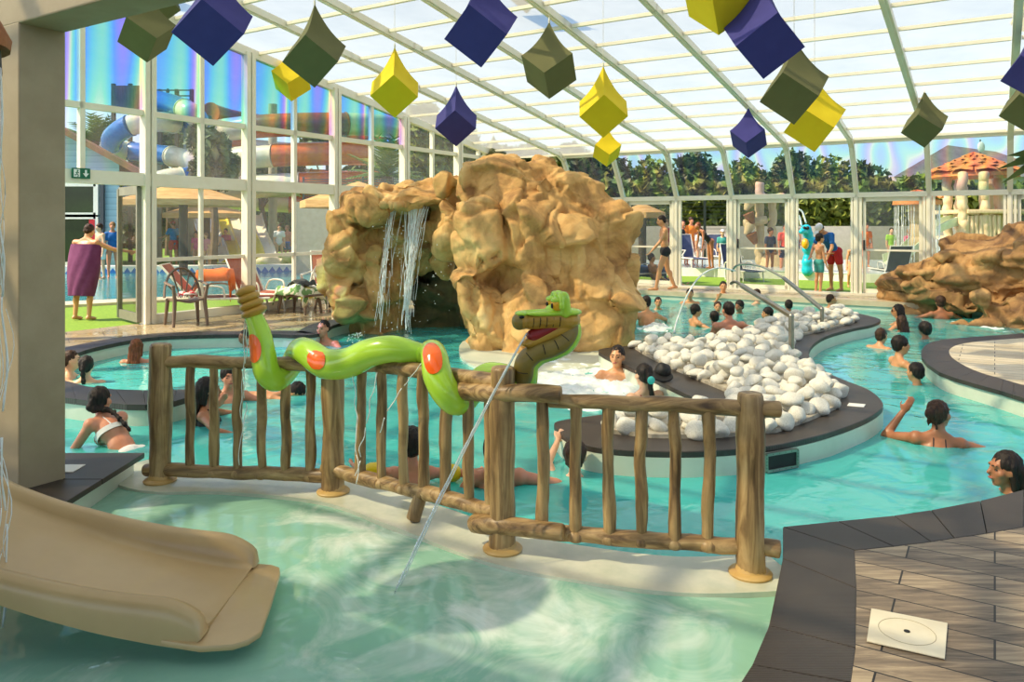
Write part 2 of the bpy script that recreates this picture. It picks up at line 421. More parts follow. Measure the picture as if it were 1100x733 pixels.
struct('wall_island', MB().prism([p * 1.0 for p in ISL], DECKB, -.045), mPOOLWALL, smooth=True, angle=50)
struct('trim_3', MB().prism([V((p.x, p.y, 0)) for p in ISL], -.044, 0), mCOPING, smooth=False, bevel=.006)
struct('floor_stone_bed', MB().prism(ISB, 0, .03), M('pale stone bed', C(150, 140, 120), C(190, 180, 160), rough=.9, scale=12), smooth=False)
# --- far and left decks
DKL = [AB(-13, 4.5), *gp([(30, 404), (66, 386), (98, 374), (157, 363), (213, 360), (290, 359), (338, 359)]), V((-2.72, 12.3, 0)), V((-1.6, 14.0, 0)), V((.4, 15.6, 0)), AB(-7.5, 17.25), AB(4, 17.25), AB(10, 17.25)]
DKo = [AB(-13, 4.5), AB(-12, 18.7), AB(10, 18.7)]
L1 = spline(DKL[1:10], 4)
L1 = [DKL[0]] + L1 + DKL[10:]
struct('floor_edge', MB().prism(L1 + [AB(10, 18.7), AB(-11.45, 18.7), AB(-11.45, 4.5)], -1.5, -.001), mSTONEFLOOR, smooth=False)
def offset_in(pts, d):
    out = []
    for i, p in enumerate(pts):
        t_ = (pts[min(i + 1, len(pts) - 1)] - pts[max(i - 1, 0)]).normalized(); out.append(p + V((-t_.y, t_.x, 0)) * d)
    return out
Lc = L1[1:]
NL = len(L1) - 3
struct('trim_4', MB().band(offset_in(Lc, -.04)[:NL], offset_in(Lc, .34)[:NL], -.045, .004, .002), mCOPING, smooth=False)
mBEIGE = M('beige coping stone', C(206, 186, 152), C(222, 204, 172), rough=.4, scale=4)
struct('trim_9', MB().band(offset_in(Lc, -.05)[NL - 1:], offset_in(Lc, .5)[NL - 1:], -.1, .006, .002), mBEIGE, smooth=False)
struct('wall_edge', MB().band(offset_in(Lc, -.02), offset_in(Lc, .3), -1.45, -.05), mPOOLWALL, smooth=False)
# --- crescent wall on the left
cf = gp([(20, 424), (66, 428), (96, 432), (136, 436), (162, 436), (182, 433.5), (199, 429), (214, 421)])
cb = gp([(20, 402), (66, 408), (85, 415), (124, 419.5), (162, 420.5), (185, 420), (203, 419.5), (216, 418)])
cfS, cbS = spline(cf, 4), spline(cb, 4)
struct('trim_5', MB().band(cfS[::3] + [cfS[-1]], cbS[::3] + [cbS[-1]], -.04, .01, .002), mCOPING, smooth=False)
struct('wall_crescent', MB().prism([p.lerp(q, .04) for p, q in zip(cfS, cbS)] + [q.lerp(p, .04) for p, q in reversed(list(zip(cfS, cbS)))], DECKB, -.041), mPOOLWALL, smooth=True, angle=50)
# --- platform under the column
pf = [V((-2.53, 5.26, 0)), V((-2.49, 4.4, 0)), V((-2.47, 3.6, 0)), V((-2.47, 2.0, 0)), V((-6, 2.0, 0)), V((-6, 5.3, 0))]
struct('wall_platform', MB().prism([V((p.x - .03, p.y - .03, 0)) for p in pf], DECKB, -.036), mPOOLWALL, smooth=False)
pl = MB()
for i in range(6):
    for j in range(4):
        x1 = -2.5 - j * .62; y1 = 5.26 - i * .55
        pl.box((x1 - .612, y1 - .542, -.035), (x1, y1, 0))
struct('trim_6', pl, mCOPING, smooth=False, bevel=.004)
# --- rim between the two pools
rim_c = [V((-2.75, 5.35, 0))] + gp([(170, 519), (250, 520), (358, 530), (440, 556), (540, 592), (640, 611), (730, 621), (806, 620), (850, 616)], -.13) 
RIM = spline([V((p.x, p.y, 0)) for p in rim_c], 6)
def offs(pts, d): return offset_in(pts, d)
rin, rout = offs(RIM, .24), offs(RIM, -.15)      # far side, near side
struct('trim_7', MB().band(rin, rout, -1.5, -.13), M('wet pale pool rim', C(196, 200, 178), C(220, 218, 196), rough=.2, scale=5), smooth=False)
# splash pool: floor and water
spo = [V((p.x, p.y, 0)) for p in offs(RIM, -.05)] + [V((1.9, 3.4, 0)), V((1.3, 1.0, 0)), V((-3.2, 1.0, 0)), V((-3.2, 5.2, 0))]
struct('floor_splash', MB().prism(spo, -.6, -.5), M('splash pool liner', C(150, 200, 184), C(166, 210, 194), rough=.6, scale=1.5), smooth=False)
def water_mesh(poly, z, step, amp, seed):
    me = bpy.data.meshes.new('w'); bm = bmesh.new()
    vs_l = [bm.verts.new((p[0], p[1], z)) for p in poly]; f = bm.faces.new(vs_l)
    if f.normal.z < 0: f.normal_flip()
    bmesh.ops.triangulate(bm, faces=bm.faces)
    xs = [p[0] for p in poly]; ys = [p[1] for p in poly]
    x = math.ceil(min(xs) / step) * step
    while x < max(xs):
        bmesh.ops.bisect_plane(bm, geom=bm.verts[:] + bm.edges[:] + bm.faces[:], plane_co=(x, 0, 0), plane_no=(1, 0, 0)); x += step
    y = math.ceil(min(ys) / step) * step
    while y < max(ys):
        bmesh.ops.bisect_plane(bm, geom=bm.verts[:] + bm.edges[:] + bm.faces[:], plane_co=(0, y, 0), plane_no=(0, 1, 0)); y += step
    for v in bm.verts:
        v.co.z = z + amp * (noise.noise(V((v.co.x * 2.2, v.co.y * 2.2, seed))) + .5 * noise.noise(V((v.co.x * 5, v.co.y * 5, seed + 7))))
    bmesh.ops.recalc_face_normals(bm, faces=bm.faces)
    if sum(f.normal.z for f in bm.faces) < 0: bmesh.ops.reverse_faces(bm, faces=bm.faces)
    bm.to_mesh(me); bm.free(); me.shade_smooth(); return me
o = link('water_splash', water_mesh(spo, SZ, .12, .010, 3), mSPLASH); o['kind'] = 'structure'
mw = [V((p.x, p.y, 0)) for p in offs(RIM, .1)] + [V((1.9, 3.85, 0)), V((12, 3.0, 0)), V((12, 16, 0)), V((3, 21, 0)), V((-3, 16, 0)), V((-8.6, 12, 0)), V((-8.6, 5.2, 0))]
o = link('water_main', water_mesh(mw, WZ, .3, .008, 9), mWATER); o['kind'] = 'structure'

# ============================================================ column and beam, with an unseen shading slab over the viewer
mCOL = M('grey olive plaster', C(166, 150, 120), C(176, 160, 130), rough=.7, scale=4, bump=.1, bscale=60)
ca, cb_ = -4.83, 2.56
struct('wall_column', MB().prism([AB(ca, cb_), AB(ca, cb_ - .27), AB(ca - .6, cb_ - .27), AB(ca - .6, cb_)], -.2, 2.74), mCOL, smooth=False, bevel=.01)
struct('wall_beam', MB().prism([AB(-9, cb_), AB(-9, cb_ - .27), AB(9, cb_ - .27), AB(9, cb_)], 2.73, 2.95), mCOL, smooth=False, bevel=.01)
struct('ceiling', MB().prism([AB(-9, .5), AB(-9, -4), AB(9, -4), AB(9, .5)], 2.85, 2.95), M('plaster shade slab', C(160, 148, 126), rough=.8), smooth=False)  # unseen slab, kept over the viewer to shade the foreground

# ============================================================ glazed hall
GA, SB, EV, EZ = -11.3, 18.61, 17.88, 3.38
SLOPE = .15
def rz_(b): return EZ + SLOPE * (EV - b)
RB0 = -4.8
posts_a = [-5.407 - 1.41 * 3, -5.407 - 1.41 * 2, -5.407 - 1.378, -5.407, -3.982, -2.631, -1.208, .237, 1.66, 3.08, 4.5, 5.9]
raf_a = [GA] + posts_a
posts_b = [3.1, 5.17, 7.245, 9.17, 11.3, 13.45, 15.5, 17.3]
def rafter(mb, a, w=.11):
    pts = [AB(a, SB, 0), AB(a, SB, 2.24), AB(a, SB - .2, 2.55), AB(a, EV + .05, EZ - .12), AB(a, EV - .25, EZ + .02)] + [AB(a, b, rz_(b) - .03) for b in (15, 10, 5, 0, RB0)]
    for off, ww, hh in ((0, w * .45, .14), (-w * .32, w * .3, .10), (w * .32, w * .3, .10)):
        for p, q in zip(pts[:-1], pts[1:]):
            d = (q - p).normalized() * .02
            mb.beam(p + DA * off - d, q + DA * off + d, ww, hh, up=-DB if abs((q - p).normalized().z) > .5 else V((0, 0, 1)))
purl = [EV - .1 - .84 * k for k in range(27)]
for i in range(len(raf_a) - 1):
    a0, a1 = raf_a[i], raf_a[i + 1]
    t_ = bpy.data.objects.new('ceiling', None); col.objects.link(t_); t_['kind'] = 'structure'; t_.location = AB(a0, EV, 0); WM[t_.name] = Matrix.Translation(t_.location)
    m_ = MB(); rafter(m_, a0); m_.build('rafter', mFRAME, t_, True, smooth=False)
    for b in purl:
        if b < RB0: continue
        MB().beam(AB(a0 + .06, b, rz_(b) - .015), AB(a1 - .06, b, rz_(b) - .015), .055, .05).build('purlin', mFRAME, t_, True, smooth=False)
    MB().add([AB(a0, EV, EZ + .03), AB(a1, EV, EZ + .03), AB(a1, RB0, rz_(RB0) + .03), AB(a0, RB0, rz_(RB0) + .03)], [(0, 1, 2, 3)]).build('roof_sheet', mROOF, t_, True, smooth=False)
wn = 0
def bar(mb, p, q, w, h, up=(0, 0, 1)): mb.beam(p, q, w, h, up)
# side wall (far, right): a sloped pane over a sliding door or an open bay in each bay
open_bays = {2, 4, 6}
for i in range(len(posts_a) - 1):
    a0, a1 = posts_a[i], posts_a[i + 1]; wn += 1
    t_ = bpy.data.objects.new('window_%d' % wn, None); col.objects.link(t_); t_['kind'] = 'structure'; t_.location = AB(a0, SB, 0); WM[t_.name] = Matrix.Translation(t_.location)
    f_ = MB()
    bar(f_, AB(a0, SB, 2.22), AB(a1, SB, 2.22), .14, .11); bar(f_, AB(a0, EV, EZ - .04), AB(a1, EV, EZ - .04), .1, .09)
    bar(f_, AB(a0, SB, .02), AB(a1, SB, .02), .22, .05)
    bar(f_, AB(a0 + .09, SB, 0), AB(a0 + .09, SB, 2.2), .05, .09, DB); bar(f_, AB(a1 - .09, SB, 0), AB(a1 - .09, SB, 2.2), .05, .09, DB)
    f_.build('frame', mFRAME, t_, True, smooth=False)
    MB().add([AB(a0, SB, 2.25), AB(a1, SB, 2.25), AB(a1, EV, EZ - .08), AB(a0, EV, EZ - .08)], [(0, 1, 2, 3)]).build('upper_pane', mRAIN2, t_, True, smooth=False)
    if i not in open_bays:
        d_ = MB()
        lo, hi = a0 + .13, a1 - .13
        for z in (.1, 1.0, 2.12): bar(d_, AB(lo, SB + .03, z), AB(hi, SB + .03, z), .05, .09 if z != 1.0 else .04)
        for a in (lo + .03, hi - .03): bar(d_, AB(a, SB + .03, .06), AB(a, SB + .03, 2.16), .06, .05, DB)
        dd = d_.build('sliding_door', mFRAME, t_, True, smooth=False)
        MB().add([AB(lo, SB + .03, .1), AB(hi, SB + .03, .1), AB(hi, SB + .03, 2.12), AB(lo, SB + .03, 2.12)], [(0, 1, 2, 3)]).build('pane', mGLASSDARK, dd, True, smooth=False)
        MB().beam(AB(lo + .03, SB - .03, 1.0), AB(lo + .03, SB - .03, 1.22), .03, .03, DB).build('handle', M('black plastic', C(20, 20, 20), rough=.4), dd, True, smooth=False)
# gable wall (left)
pb = posts_b + [SB]
for i in range(len(pb) - 1):
    b0, b1 = pb[i], pb[i + 1]; wn += 1; bm_ = (b0 + b1) / 2; two = b1 - b0 > 1.7
    t_ = bpy.data.objects.new('window_%d' % wn, None); col.objects.link(t_); t_['kind'] = 'structure'; t_.location = AB(GA, b0, 0); WM[t_.name] = Matrix.Translation(t_.location)
    f_ = MB()
    top = lambda b: min(rz_(b), 9) - .06 if b <= EV else lerp(EZ, 2.24, (b - EV) / (SB - EV)) - .06
    for off in (-.055, .055): bar(f_, AB(GA + .02, b0 + off, 0), AB(GA + .02, b0 + off, top(b0)), .16, .08, DB)
    if two: bar(f_, AB(GA, bm_, 2.3), AB(GA, bm_, top(bm_)), .09, .075, DB)
    bar(f_, AB(GA, b0, 2.26), AB(GA, b1, 2.26), .15, .2); bar(f_, AB(GA, b0, 3.3), AB(GA, b1, 3.3), .09, .09)
    e1 = min(b1, EV); bar(f_, AB(GA, b0, top(b0)), AB(GA, e1, top(e1)), .12, .14)
    door = i == 1
    if not door:
        bar(f_, AB(GA, b0, .07), AB(GA, b1, .07), .12, .14); bar(f_, AB(GA, b0, 1.0), AB(GA, b1, 1.0), .06, .06)
        if two: bar(f_, AB(GA, bm_, 0), AB(GA, bm_, 2.2), .06, .06, DB)
        MB().add([AB(GA, b0, .1), AB(GA, b1, .1), AB(GA, b1, 2.2), AB(GA, b0, 2.2)], [(0, 1, 2, 3)]).build('lower_pane', mGLASS, t_, True, smooth=False)
    f_.build('frame', mFRAME, t_, True, smooth=False)
    for c0, c1 in ((b0, bm_), (bm_, b1)):
        if i == len(pb) - 2: c0, c1 = b0, EV
        MB().add([AB(GA, c0, 2.35), AB(GA, c1, 2.35), AB(GA, c1, min(3.3, top(c1))), AB(GA, c0, min(3.3, top(c0)))], [(0, 1, 2, 3)]).build('middle_pane', mRAINM if i < 4 else mGLASS, t_, True, smooth=False)
        if top(c1) > 3.4: MB().add([AB(GA, c0, 3.3), AB(GA, c1, 3.3), AB(GA, c1, top(c1)), AB(GA, c0, top(c0))], [(0, 1, 2, 3)]).build('upper_pane', mRAIN if i < 5 else mGLASS, t_, True, smooth=False)
# open door leaf swung outwards
mGREYF = M('grey metal door frame', C(120, 116, 102), C(136, 132, 116), rough=.4)
hinge = AB(GA - .04, 7.245 - .12, 0); dv = (G(128, 341, 0.03) - hinge); dv.z = 0; dv = dv.normalized() * .92
t_ = bpy.data.objects.new('door_1', None); col.objects.link(t_); t_['kind'] = 'structure'; t_.location = hinge; WM[t_.name] = Matrix.Translation(hinge)
f_ = MB(); q = hinge + dv
for p in (hinge, q): bar(f_, p + V((0, 0, .04)), p + V((0, 0, 2.14)), .07, .06, dv)
for z in (.1, 2.1): bar(f_, hinge + V((0, 0, z)), q + V((0, 0, z)), .05, .14)
f_.build('frame', mGREYF, t_, True, smooth=False)
MB().add([hinge + V((0, 0, .1)), q + V((0, 0, .1)), q + V((0, 0, 2.1)), hinge + V((0, 0, 2.1))], [(0, 1, 2, 3)]).build('pane', mGLASSDARK, t_, True, smooth=False)
# outside ground
struct('ground_lawn', MB().prism([AB(-60, -20), AB(-11.46, -20), AB(-11.46, 18.72), AB(40, 18.72), AB(40, 90), AB(-60, 90)], -.2, -.02), M('artificial lawn', C(104, 140, 30), C(134, 166, 44), rough=.9, scale=30), smooth=False)
print('T p10_env', round(time.time() - T0, 1))
# ============================================================ artificial rocks
def m_rock(name, cols, green=None):
    t = NT(name); p = t.pbsdf(Roughness=.75); co_ = t.coords('Object')
    n1 = t.noise(co_, 1.6, 7, .62, .6); rp = t.ramp(n1, 'Fac', [(.32, cols[0]), (.48, cols[1]), (.62, cols[2]), (.75, cols[3])])
    # darker streaks stretched downwards over the concrete
    st = t.coords('Object', (3.5, 3.5, .9)); n2 = t.noise(st, 1.4, 5, .6, .8); r2 = t.ramp(n2, 'Fac', [(.56, (0, 0, 0, 1)), (.74, (.6, .6, .6, 1))])
    mx = t.n('ShaderNodeMix', data_type='RGBA'); t.l(r2, 'Color', mx, 0); t.l(rp, 'Color', mx, 6); mx.inputs[7].default_value = cols[0]
    t.l(mx, 2, p, 'Base Color')
    n3 = t.noise(co_, 9, 8, .68); t.l(t.bump(n3, 'Fac', .5, .035), 'Normal', p, 'Normal'); return t.m
mROCK = m_rock('sandy moulded rock', (C(150, 106, 58), C(208, 160, 94), C(228, 186, 118), (C(242, 212, 150))))
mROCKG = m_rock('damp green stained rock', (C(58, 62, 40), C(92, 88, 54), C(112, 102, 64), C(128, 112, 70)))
mROCKW = m_rock('wet brown moulded rock', (C(108, 76, 46), C(164, 122, 74), C(196, 152, 96), C(220, 178, 118)))
def chunk(mb, c, r, seed, sub=3, npl=16, lo=.5, sharp=34, power=2):
    """a lump cut by random planes with rounded edges"""
    rnd = random.Random(seed)
    pl = []
    for _ in range(npl):
        d = V((rnd.gauss(0, 1), rnd.gauss(0, 1), rnd.gauss(0, 1))).normalized(); pl.append((d, rnd.uniform(lo, .95)))
    bm = bmesh.new(); bmesh.ops.create_icosphere(bm, subdivisions=sub, radius=1)
    for v in bm.verts:
        d = v.co.normalized(); s = (abs(d.x) ** power + abs(d.y) ** power + abs(d.z) ** power) ** (sharp / power) if power > 2 else 1.0
        for n_, h in pl:
            k = d.dot(n_)
            if k > .05: s += (k / h) ** sharp
        v.co = d * s ** (-1 / sharp)
    vs = [V(c) + V((v.co.x * r[0], v.co.y * r[1], v.co.z * r[2])) for v in bm.verts]
    fs = [tuple(v.index for v in f.verts) for f in bm.faces]; bm.free(); mb.add(vs, fs)
def roughen(me, amp, seed, strata=0.0, cell=.8, tilt=.26):
    """flat broken faces with creases between them, then a finer grain"""
    me.update(); ns = [v.normal.copy() for v in me.vertices]
    o_ = V((seed * 3.1, seed * 1.7, seed))
    for v, n_ in zip(me.vertices, ns):
        h = 0.0
        for sc_, wt_ in ((cell, 1.0), (cell * .36, .42)):
            p = (v.co + V((noise.noise(v.co * 2), noise.noise(v.co * 2 + V((7, 0, 0))), noise.noise(v.co * 2 + V((0, 7, 0))))) * .12) / sc_ + o_
            if strata: p.z *= 1.9
            ds, ps = noise.voronoi(p, distance_metric='DISTANCE', exponent=1)
            f = ps[0]; g = V((noise.noise(f * 5.3), noise.noise(f * 5.3 + V((11, 0, 0))), noise.noise(f * 5.3 + V((0, 11, 0))) * 1.2)) * 2.2
            e = min(1, (ds[1] - ds[0]) / .10)
            h += wt_ * sc_ * (tilt * (p - f).dot(g) * (.45 + .55 * e) + .07 * noise.noise(f * 9) - .05 * (1 - e) ** 2)
        h += amp * .25 * noise.noise(v.co * 7) + amp * .15 * noise.noise(v.co * 15)
        if strata: h += amp * strata * (abs(noise.noise(V((v.co.x * .8, v.co.y * .8, v.co.z * 5.5 - v.co.x * .9)) + V((seed, 3, 0)))) * 2 - .5)
        v.co = v.co + n_ * h
    me.update()
def lumps(lst, seed, power=2, **kw):
    mb = MB()
    for i, (px, py, Y, rx, ry, rz) in enumerate(lst):
        k = Y / F; chunk(mb, D(px, py, Y), (rx * k, ry, rz * k), seed + i * 7, power=power, **kw)
    return mb
rk = thing('rock_waterfall', 'big sandy artificial rock with a waterfall cave in the middle of the pool', 'rock', G(560, 372, -1.5))
tower = [(585, 305, 11.45, 88, .8, 96), (550, 208, 11.4, 60, .62, 38), (606, 214, 11.4, 50, .6, 30), (634, 244, 11.35, 46, .55, 42), (664, 250, 11.15, 17, .35, 32), (520, 262, 10.95, 30, .5, 50), (574, 262, 10.9, 40, .5, 58), (628, 282, 10.95, 40, .5, 58), (660, 310, 11.15, 22, .45, 60),
         (519, 345, 10.75, 25, .42, 50), (566, 348, 10.7, 34, .45, 56), (612, 350, 10.85, 34, .45, 56), (650, 352, 10.85, 34, .45, 50), (540, 180, 11.4, 34, .4, 12), (576, 182, 11.6, 20, .35, 10), (506, 205, 11.5, 20, .4, 24), (585, 400, 11.1, 88, .7, 36)]
left = [(386, 300, 12.5, 33, .55, 72), (397, 224, 12.25, 36, .6, 19), (370, 240, 12.3, 16, .4, 16), (372, 272, 12.15, 22, .5, 30), (374, 322, 12.2, 18, .45, 30), (398, 300, 12.3, 22, .4, 40), (446, 214, 12.35, 50, .6, 11), (430, 219, 12.1, 30, .5, 8), (456, 203, 12.7, 36, .4, 8), (484, 199, 12.1, 22, .45, 15),
        (446, 256, 12.95, 50, .5, 40), (415, 322, 12.9, 28, .5, 52), (478, 255, 12.45, 22, .5, 42), (490, 240, 12.0, 16, .5, 40), (392, 375, 12.5, 36, .5, 24)]
roof = []
me = remesh(lumps(tower + roof + left, 11, power=4, npl=12, lo=.78).mesh('r'), .03, 1); roughen(me, .06, 4.2, 0, .62, .34)
me.shade_smooth(); link('rock_body', me, mROCK, rk, True)
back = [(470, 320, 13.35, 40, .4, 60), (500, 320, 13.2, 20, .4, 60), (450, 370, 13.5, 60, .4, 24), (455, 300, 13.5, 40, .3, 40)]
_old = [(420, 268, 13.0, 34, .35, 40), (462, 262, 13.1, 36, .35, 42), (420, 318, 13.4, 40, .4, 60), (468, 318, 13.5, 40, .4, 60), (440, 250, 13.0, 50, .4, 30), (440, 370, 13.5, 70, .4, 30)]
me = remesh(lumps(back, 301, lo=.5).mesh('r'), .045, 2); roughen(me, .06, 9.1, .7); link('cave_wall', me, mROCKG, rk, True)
# waterfall streams
mSPRAY = M('falling white water', C(226, 236, 232), C(250, 252, 250), rough=.15, scale=9)
rnd = random.Random(5)
wf = MB()
def stream(mb, p, q, r, rn, sag=.0, wob=.02, n=26, gap=.0):
    p, q = V(p), V(q); pts = []; rs = []
    ph = rn.uniform(0, 9)
    for i in range(n + 1):
        t_ = i / n; c = p.lerp(q, t_); c.z += sag * 4 * t_ * (1 - t_)
        c += V((noise.noise(V((ph, t_ * 7, 0))), noise.noise(V((ph, t_ * 7, 5))), 0)) * wob * min(1, t_ * 3)
        pts.append(c); rs.append(r * (.55 + .8 * abs(noise.noise(V((ph, t_ * 16, 2))))))
    k = 0
    while k < n:
        L = rn.randint(4, 10) if gap else n
        seg = pts[k:k + L + 1]
        if len(seg) > 1: mb.tube(seg, rs[k:k + len(seg)], 6)
        k += L + (rn.randint(0, 2) if gap and k > 6 else 0)
for i in range(70):
    x = rnd.choice([rnd.gauss(449, 4), rnd.gauss(452, 5), rnd.gauss(440, 6), rnd.gauss(422, 3)]) 
    Yf = 11.75; p = D(x, 221 + rnd.uniform(0, 4), 11.95); q = D((436 if x > 434 else 414) + rnd.gauss(0, 4) + (x - 445) * .25, rnd.uniform(310, 360), 11.6)
    stream(wf, p, q, rnd.choice([.002, .003, .004, .005, .009]), rnd, .14, .022, 34, 1)
for i in range(120):
    x = rnd.choice([rnd.gauss(436, 9), rnd.gauss(415, 7), rnd.gauss(470, 12)]); wf.ball(D(x, rnd.uniform(235, 354), 11.75 + rnd.uniform(-.2, .2)), rnd.uniform(.004, .011), nu=5, nv=4)
o = wf.build('waterfall', mSPRAY, None); tag(o, 'thin white waterfall streams dropping from the rock lip into the pool', 'waterfall', kind='stuff')
# boulder bank on the right
bk = thing('boulder_bank', 'long layered brown boulder bank along the far right pool shore', 'rock', G(1040, 340, -1.5))
bl = [(975, 306, 15.8, 30, .6, 20), (962, 318, 16.0, 18, .45, 16), (1000, 292, 15.4, 42, .7, 20), (1030, 276, 15.1, 46, .7, 14), (1064, 266, 15.0, 50, .9, 14), (1100, 262, 14.6, 46, .9, 16), (1040, 296, 14.9, 46, .8, 28),
      (1000, 318, 15.2, 36, .7, 22), (1074, 300, 14.3, 44, .8, 36), (1030, 326, 14.6, 40, .6, 16), (1110, 290, 13.8, 40, .9, 44), (1066, 330, 13.8, 34, .6, 20), (1096, 336, 13.2, 34, .6, 24), (1150, 300, 13.4, 60, 1.2, 60), (1010, 345, 15.2, 60, .6, 20), (1075, 360, 13.7, 60, .6, 24), (1120, 350, 12.9, 40, .6, 30), (970, 335, 15.9, 36, .5, 18)]
me = remesh(lumps(bl, 500, lo=.5).mesh('r'), .045, 2); roughen(me, .07, 2.7, 1.1); link('bank_body', me, mROCKW, bk, True)
# white pebbles on the island: each stone by itself
mPEB = M('white boulder stone', C(206, 200, 182), C(240, 236, 222), rough=.6, scale=14, bump=.3, bscale=30)
protos = []
for i in range(7):
    mb = MB(); chunk(mb, (0, 0, 0), (1, rnd.uniform(.72, .92), rnd.uniform(.6, .8)), 900 + i, sub=3, npl=10, lo=.62, sharp=10)
    me = mb.mesh('pebble'); me.shade_smooth(); me.materials.append(mPEB); protos.append(me)
pts = []
rnd = random.Random(77)
xs = [p.x for p in ISB]; ys = [p.y for p in ISB]
def scatter(rad, inset, tries):
    cell = {}; L = []
    for _ in range(tries):
        x, y = rnd.uniform(min(xs), max(xs)), rnd.uniform(min(ys), max(ys))
        cx_, cy_ = int(x // rad), int(y // rad)
        if any((x - q[0]) ** 2 + (y - q[1]) ** 2 < rad * rad for i in (-1, 0, 1) for j in (-1, 0, 1) for q in cell.get((cx_ + i, cy_ + j), ())): continue
        if not inpoly(x, y, ISB): continue
        if inset and not all(inpoly(x + inset * math.cos(a), y + inset * math.sin(a), ISB) for a in (0, 1.05, 2.1, 3.14, 4.2, 5.2)): continue
        cell.setdefault((cx_, cy_), []).append((x, y)); L.append((x, y))
    return L
pts = [(x, y, .06) for x, y in scatter(.142, 0, 9000)] + [(x, y, .135 + rnd.uniform(-.01, .03)) for x, y in scatter(.18, .11, 4000)]
PEB_N = len(pts)
pts.sort(key=lambda p: p[1])
for i, (x, y, z) in enumerate(pts[:300]):
    o = bpy.data.objects.new('white_stone', protos[i % 7]); col.objects.link(o); s_ = rnd.uniform(.08, .112)
    o.location = (x, y, z); o.scale = (s_, s_, s_); o.rotation_euler = (rnd.uniform(-.4, .4), rnd.uniform(-.4, .4), rnd.uniform(0, 6.28))
    tag(o, 'rounded white boulder stone in the bed of white stones on the island', 'stone', 'white stones on the island')
if pts[300:]:
    mb = MB()
    for i, (x, y, z) in enumerate(pts[300:]):
        s_ = rnd.uniform(.08, .112); chunk(mb, (x, y, z), (s_, s_ * .85, s_ * .62), 1900 + i, sub=2, npl=9, lo=.72, sharp=7)
    o = mb.build('far_stones', mPEB, None, angle=180); tag(o, 'far end of the white stone bed under the handrails', 'stones', kind='stuff')
print('PEBBLES', PEB_N)
print('T p20_rock', round(time.time() - T0, 1))
# ============================================================ rustic fence
def m_wood(name, stretch):
    t = NT(name); p = t.pbsdf(Roughness=.42); co_ = t.coords('Object', stretch)
    n1 = t.noise(co_, 1.0, 5, .6, 1.0); rp = t.ramp(n1, 'Fac', [(.3, C(80, 58, 34)), (.43, C(130, 101, 62)), (.56, C(174, 142, 94)), (.74, C(204, 174, 124))]); 
    pl_ = t.coords('Object'); n2 = t.noise(pl_, 5, 3); r2 = t.ramp(n2, 'Fac', [(.5, (0, 0, 0, 1)), (.72, (.55, .55, .55, 1))])
    mx = t.n('ShaderNodeMix', data_type='RGBA'); t.l(r2, 'Color', mx, 0); t.l(rp, 'Color', mx, 6); mx.inputs[7].default_value = C(104, 80, 50)
    t.l(mx, 2, p, 'Base Color'); t.l(t.bump(n1, 'Fac', .4, .012), 'Normal', p, 'Normal'); return t.m
mWOODV = m_wood('carved log upright', (16, 16, 1.6)); mWOODH = m_wood('carved log lengthwise', (1.6, 16, 16))
mFLANGE = M('ochre post foot', C(190, 150, 84), C(208, 172, 106), rough=.4, scale=8)
def fdep(px):
    T = [(140, 5.12), (172, 5.07), (265, 5.0), (358, 4.86), (440, 4.45), (540, 4.0), (680, 3.83), (806, 3.72), (850, 3.69)]
    for (a, b), (c, d) in zip(T, T[1:]):
        if px <= c: return b + (d - b) * (px - a) / (c - a)
    return T[-1][1]
def fd(px, py, off=0.0): return D(px, py, fdep(px) + off)
def log_(mb, pts, r, seed, n=14, wob=.006, ends=True, rv=.08):
    pts = [V(p) for p in pts]; L = sum((b - a).length for a, b in zip(pts, pts[1:])); m = max(8, int(L / .05)); path = []
    for i in range(m + 1):
        s_ = L * i / m; k = 0
        while k < len(pts) - 2 and s_ > (pts[k + 1] - pts[k]).length: s_ -= (pts[k + 1] - pts[k]).length; k += 1
        path.append(pts[k].lerp(pts[k + 1], min(1, s_ / max((pts[k + 1] - pts[k]).length, 1e-6))))
    rs = []
    for i, p in enumerate(path):
        q = p * 5 + V((seed, seed * 2, 0)); p += V((noise.noise(q), noise.noise(q + V((9, 0, 0))), noise.noise(q + V((0, 9, 0))))) * wob * 2
        rs.append(r * (1 + rv * 2 * noise.noise(p * 4 + V((0, seed, 0)))))
    if ends:
        d0 = (path[0] - path[1]).normalized(); d1 = (path[-1] - path[-2]).normalized()
        path = [path[0] + d0 * r * .25, path[0] + d0 * r * .2] + path + [path[-1] + d1 * r * .2, path[-1] + d1 * r * .25]; rs = [rs[0] * .72, rs[0] * .9] + rs + [rs[-1] * .9, rs[-1] * .72]
    b0 = len(mb.v); mb.tube(path, rs, n)
    for i in range(b0, len(mb.v)):
        v = mb.v[i]; mb.v[i] = v + V((noise.noise(v * 14), noise.noise(v * 14 + V((5, 5, 5))), 0)) * .004
fence = thing('log_fence', 'rustic log fence curving along the rim between the two pools', 'fence', G(540, 592, -.13))
for i, (px, pt, pbt, r) in enumerate(((172, 372, 517, .074), (358, 400, 527, .066), (540, 397, 590, .066), (806, 425, 615, .066))):
    Y = fdep(px); b = G(px, pbt, -.13); b = V((b.x, Y, -.13)); t_ = D(px, pt, Y); t_.x = (px - CX) / F * Y; b.x = t_.x
    m_ = MB(); log_(m_, [b, t_], r, i * 3.3, 18, .004); po = m_.build('post', mWOODV, fence, True, angle=60)
    MB().lathe([(.1, 0), (.104, .01), (.096, .018), (.074, .024), (.066, .05), (.0, .05)], 24, b).build('post_foot', mFLANGE, po, True, angle=50)
m_ = MB(); log_(m_, [fd(443, 557, -.06), fd(454, 524, .02)], .045, 50); m_.build('post', mWOODV, fence, True, angle=60)
railT = [((166, 388), (400, 393), .043), ((396, 391), (540, 412), .046), ((494, 420), (600, 425), .047), ((590, 430), (836, 440), .038)]
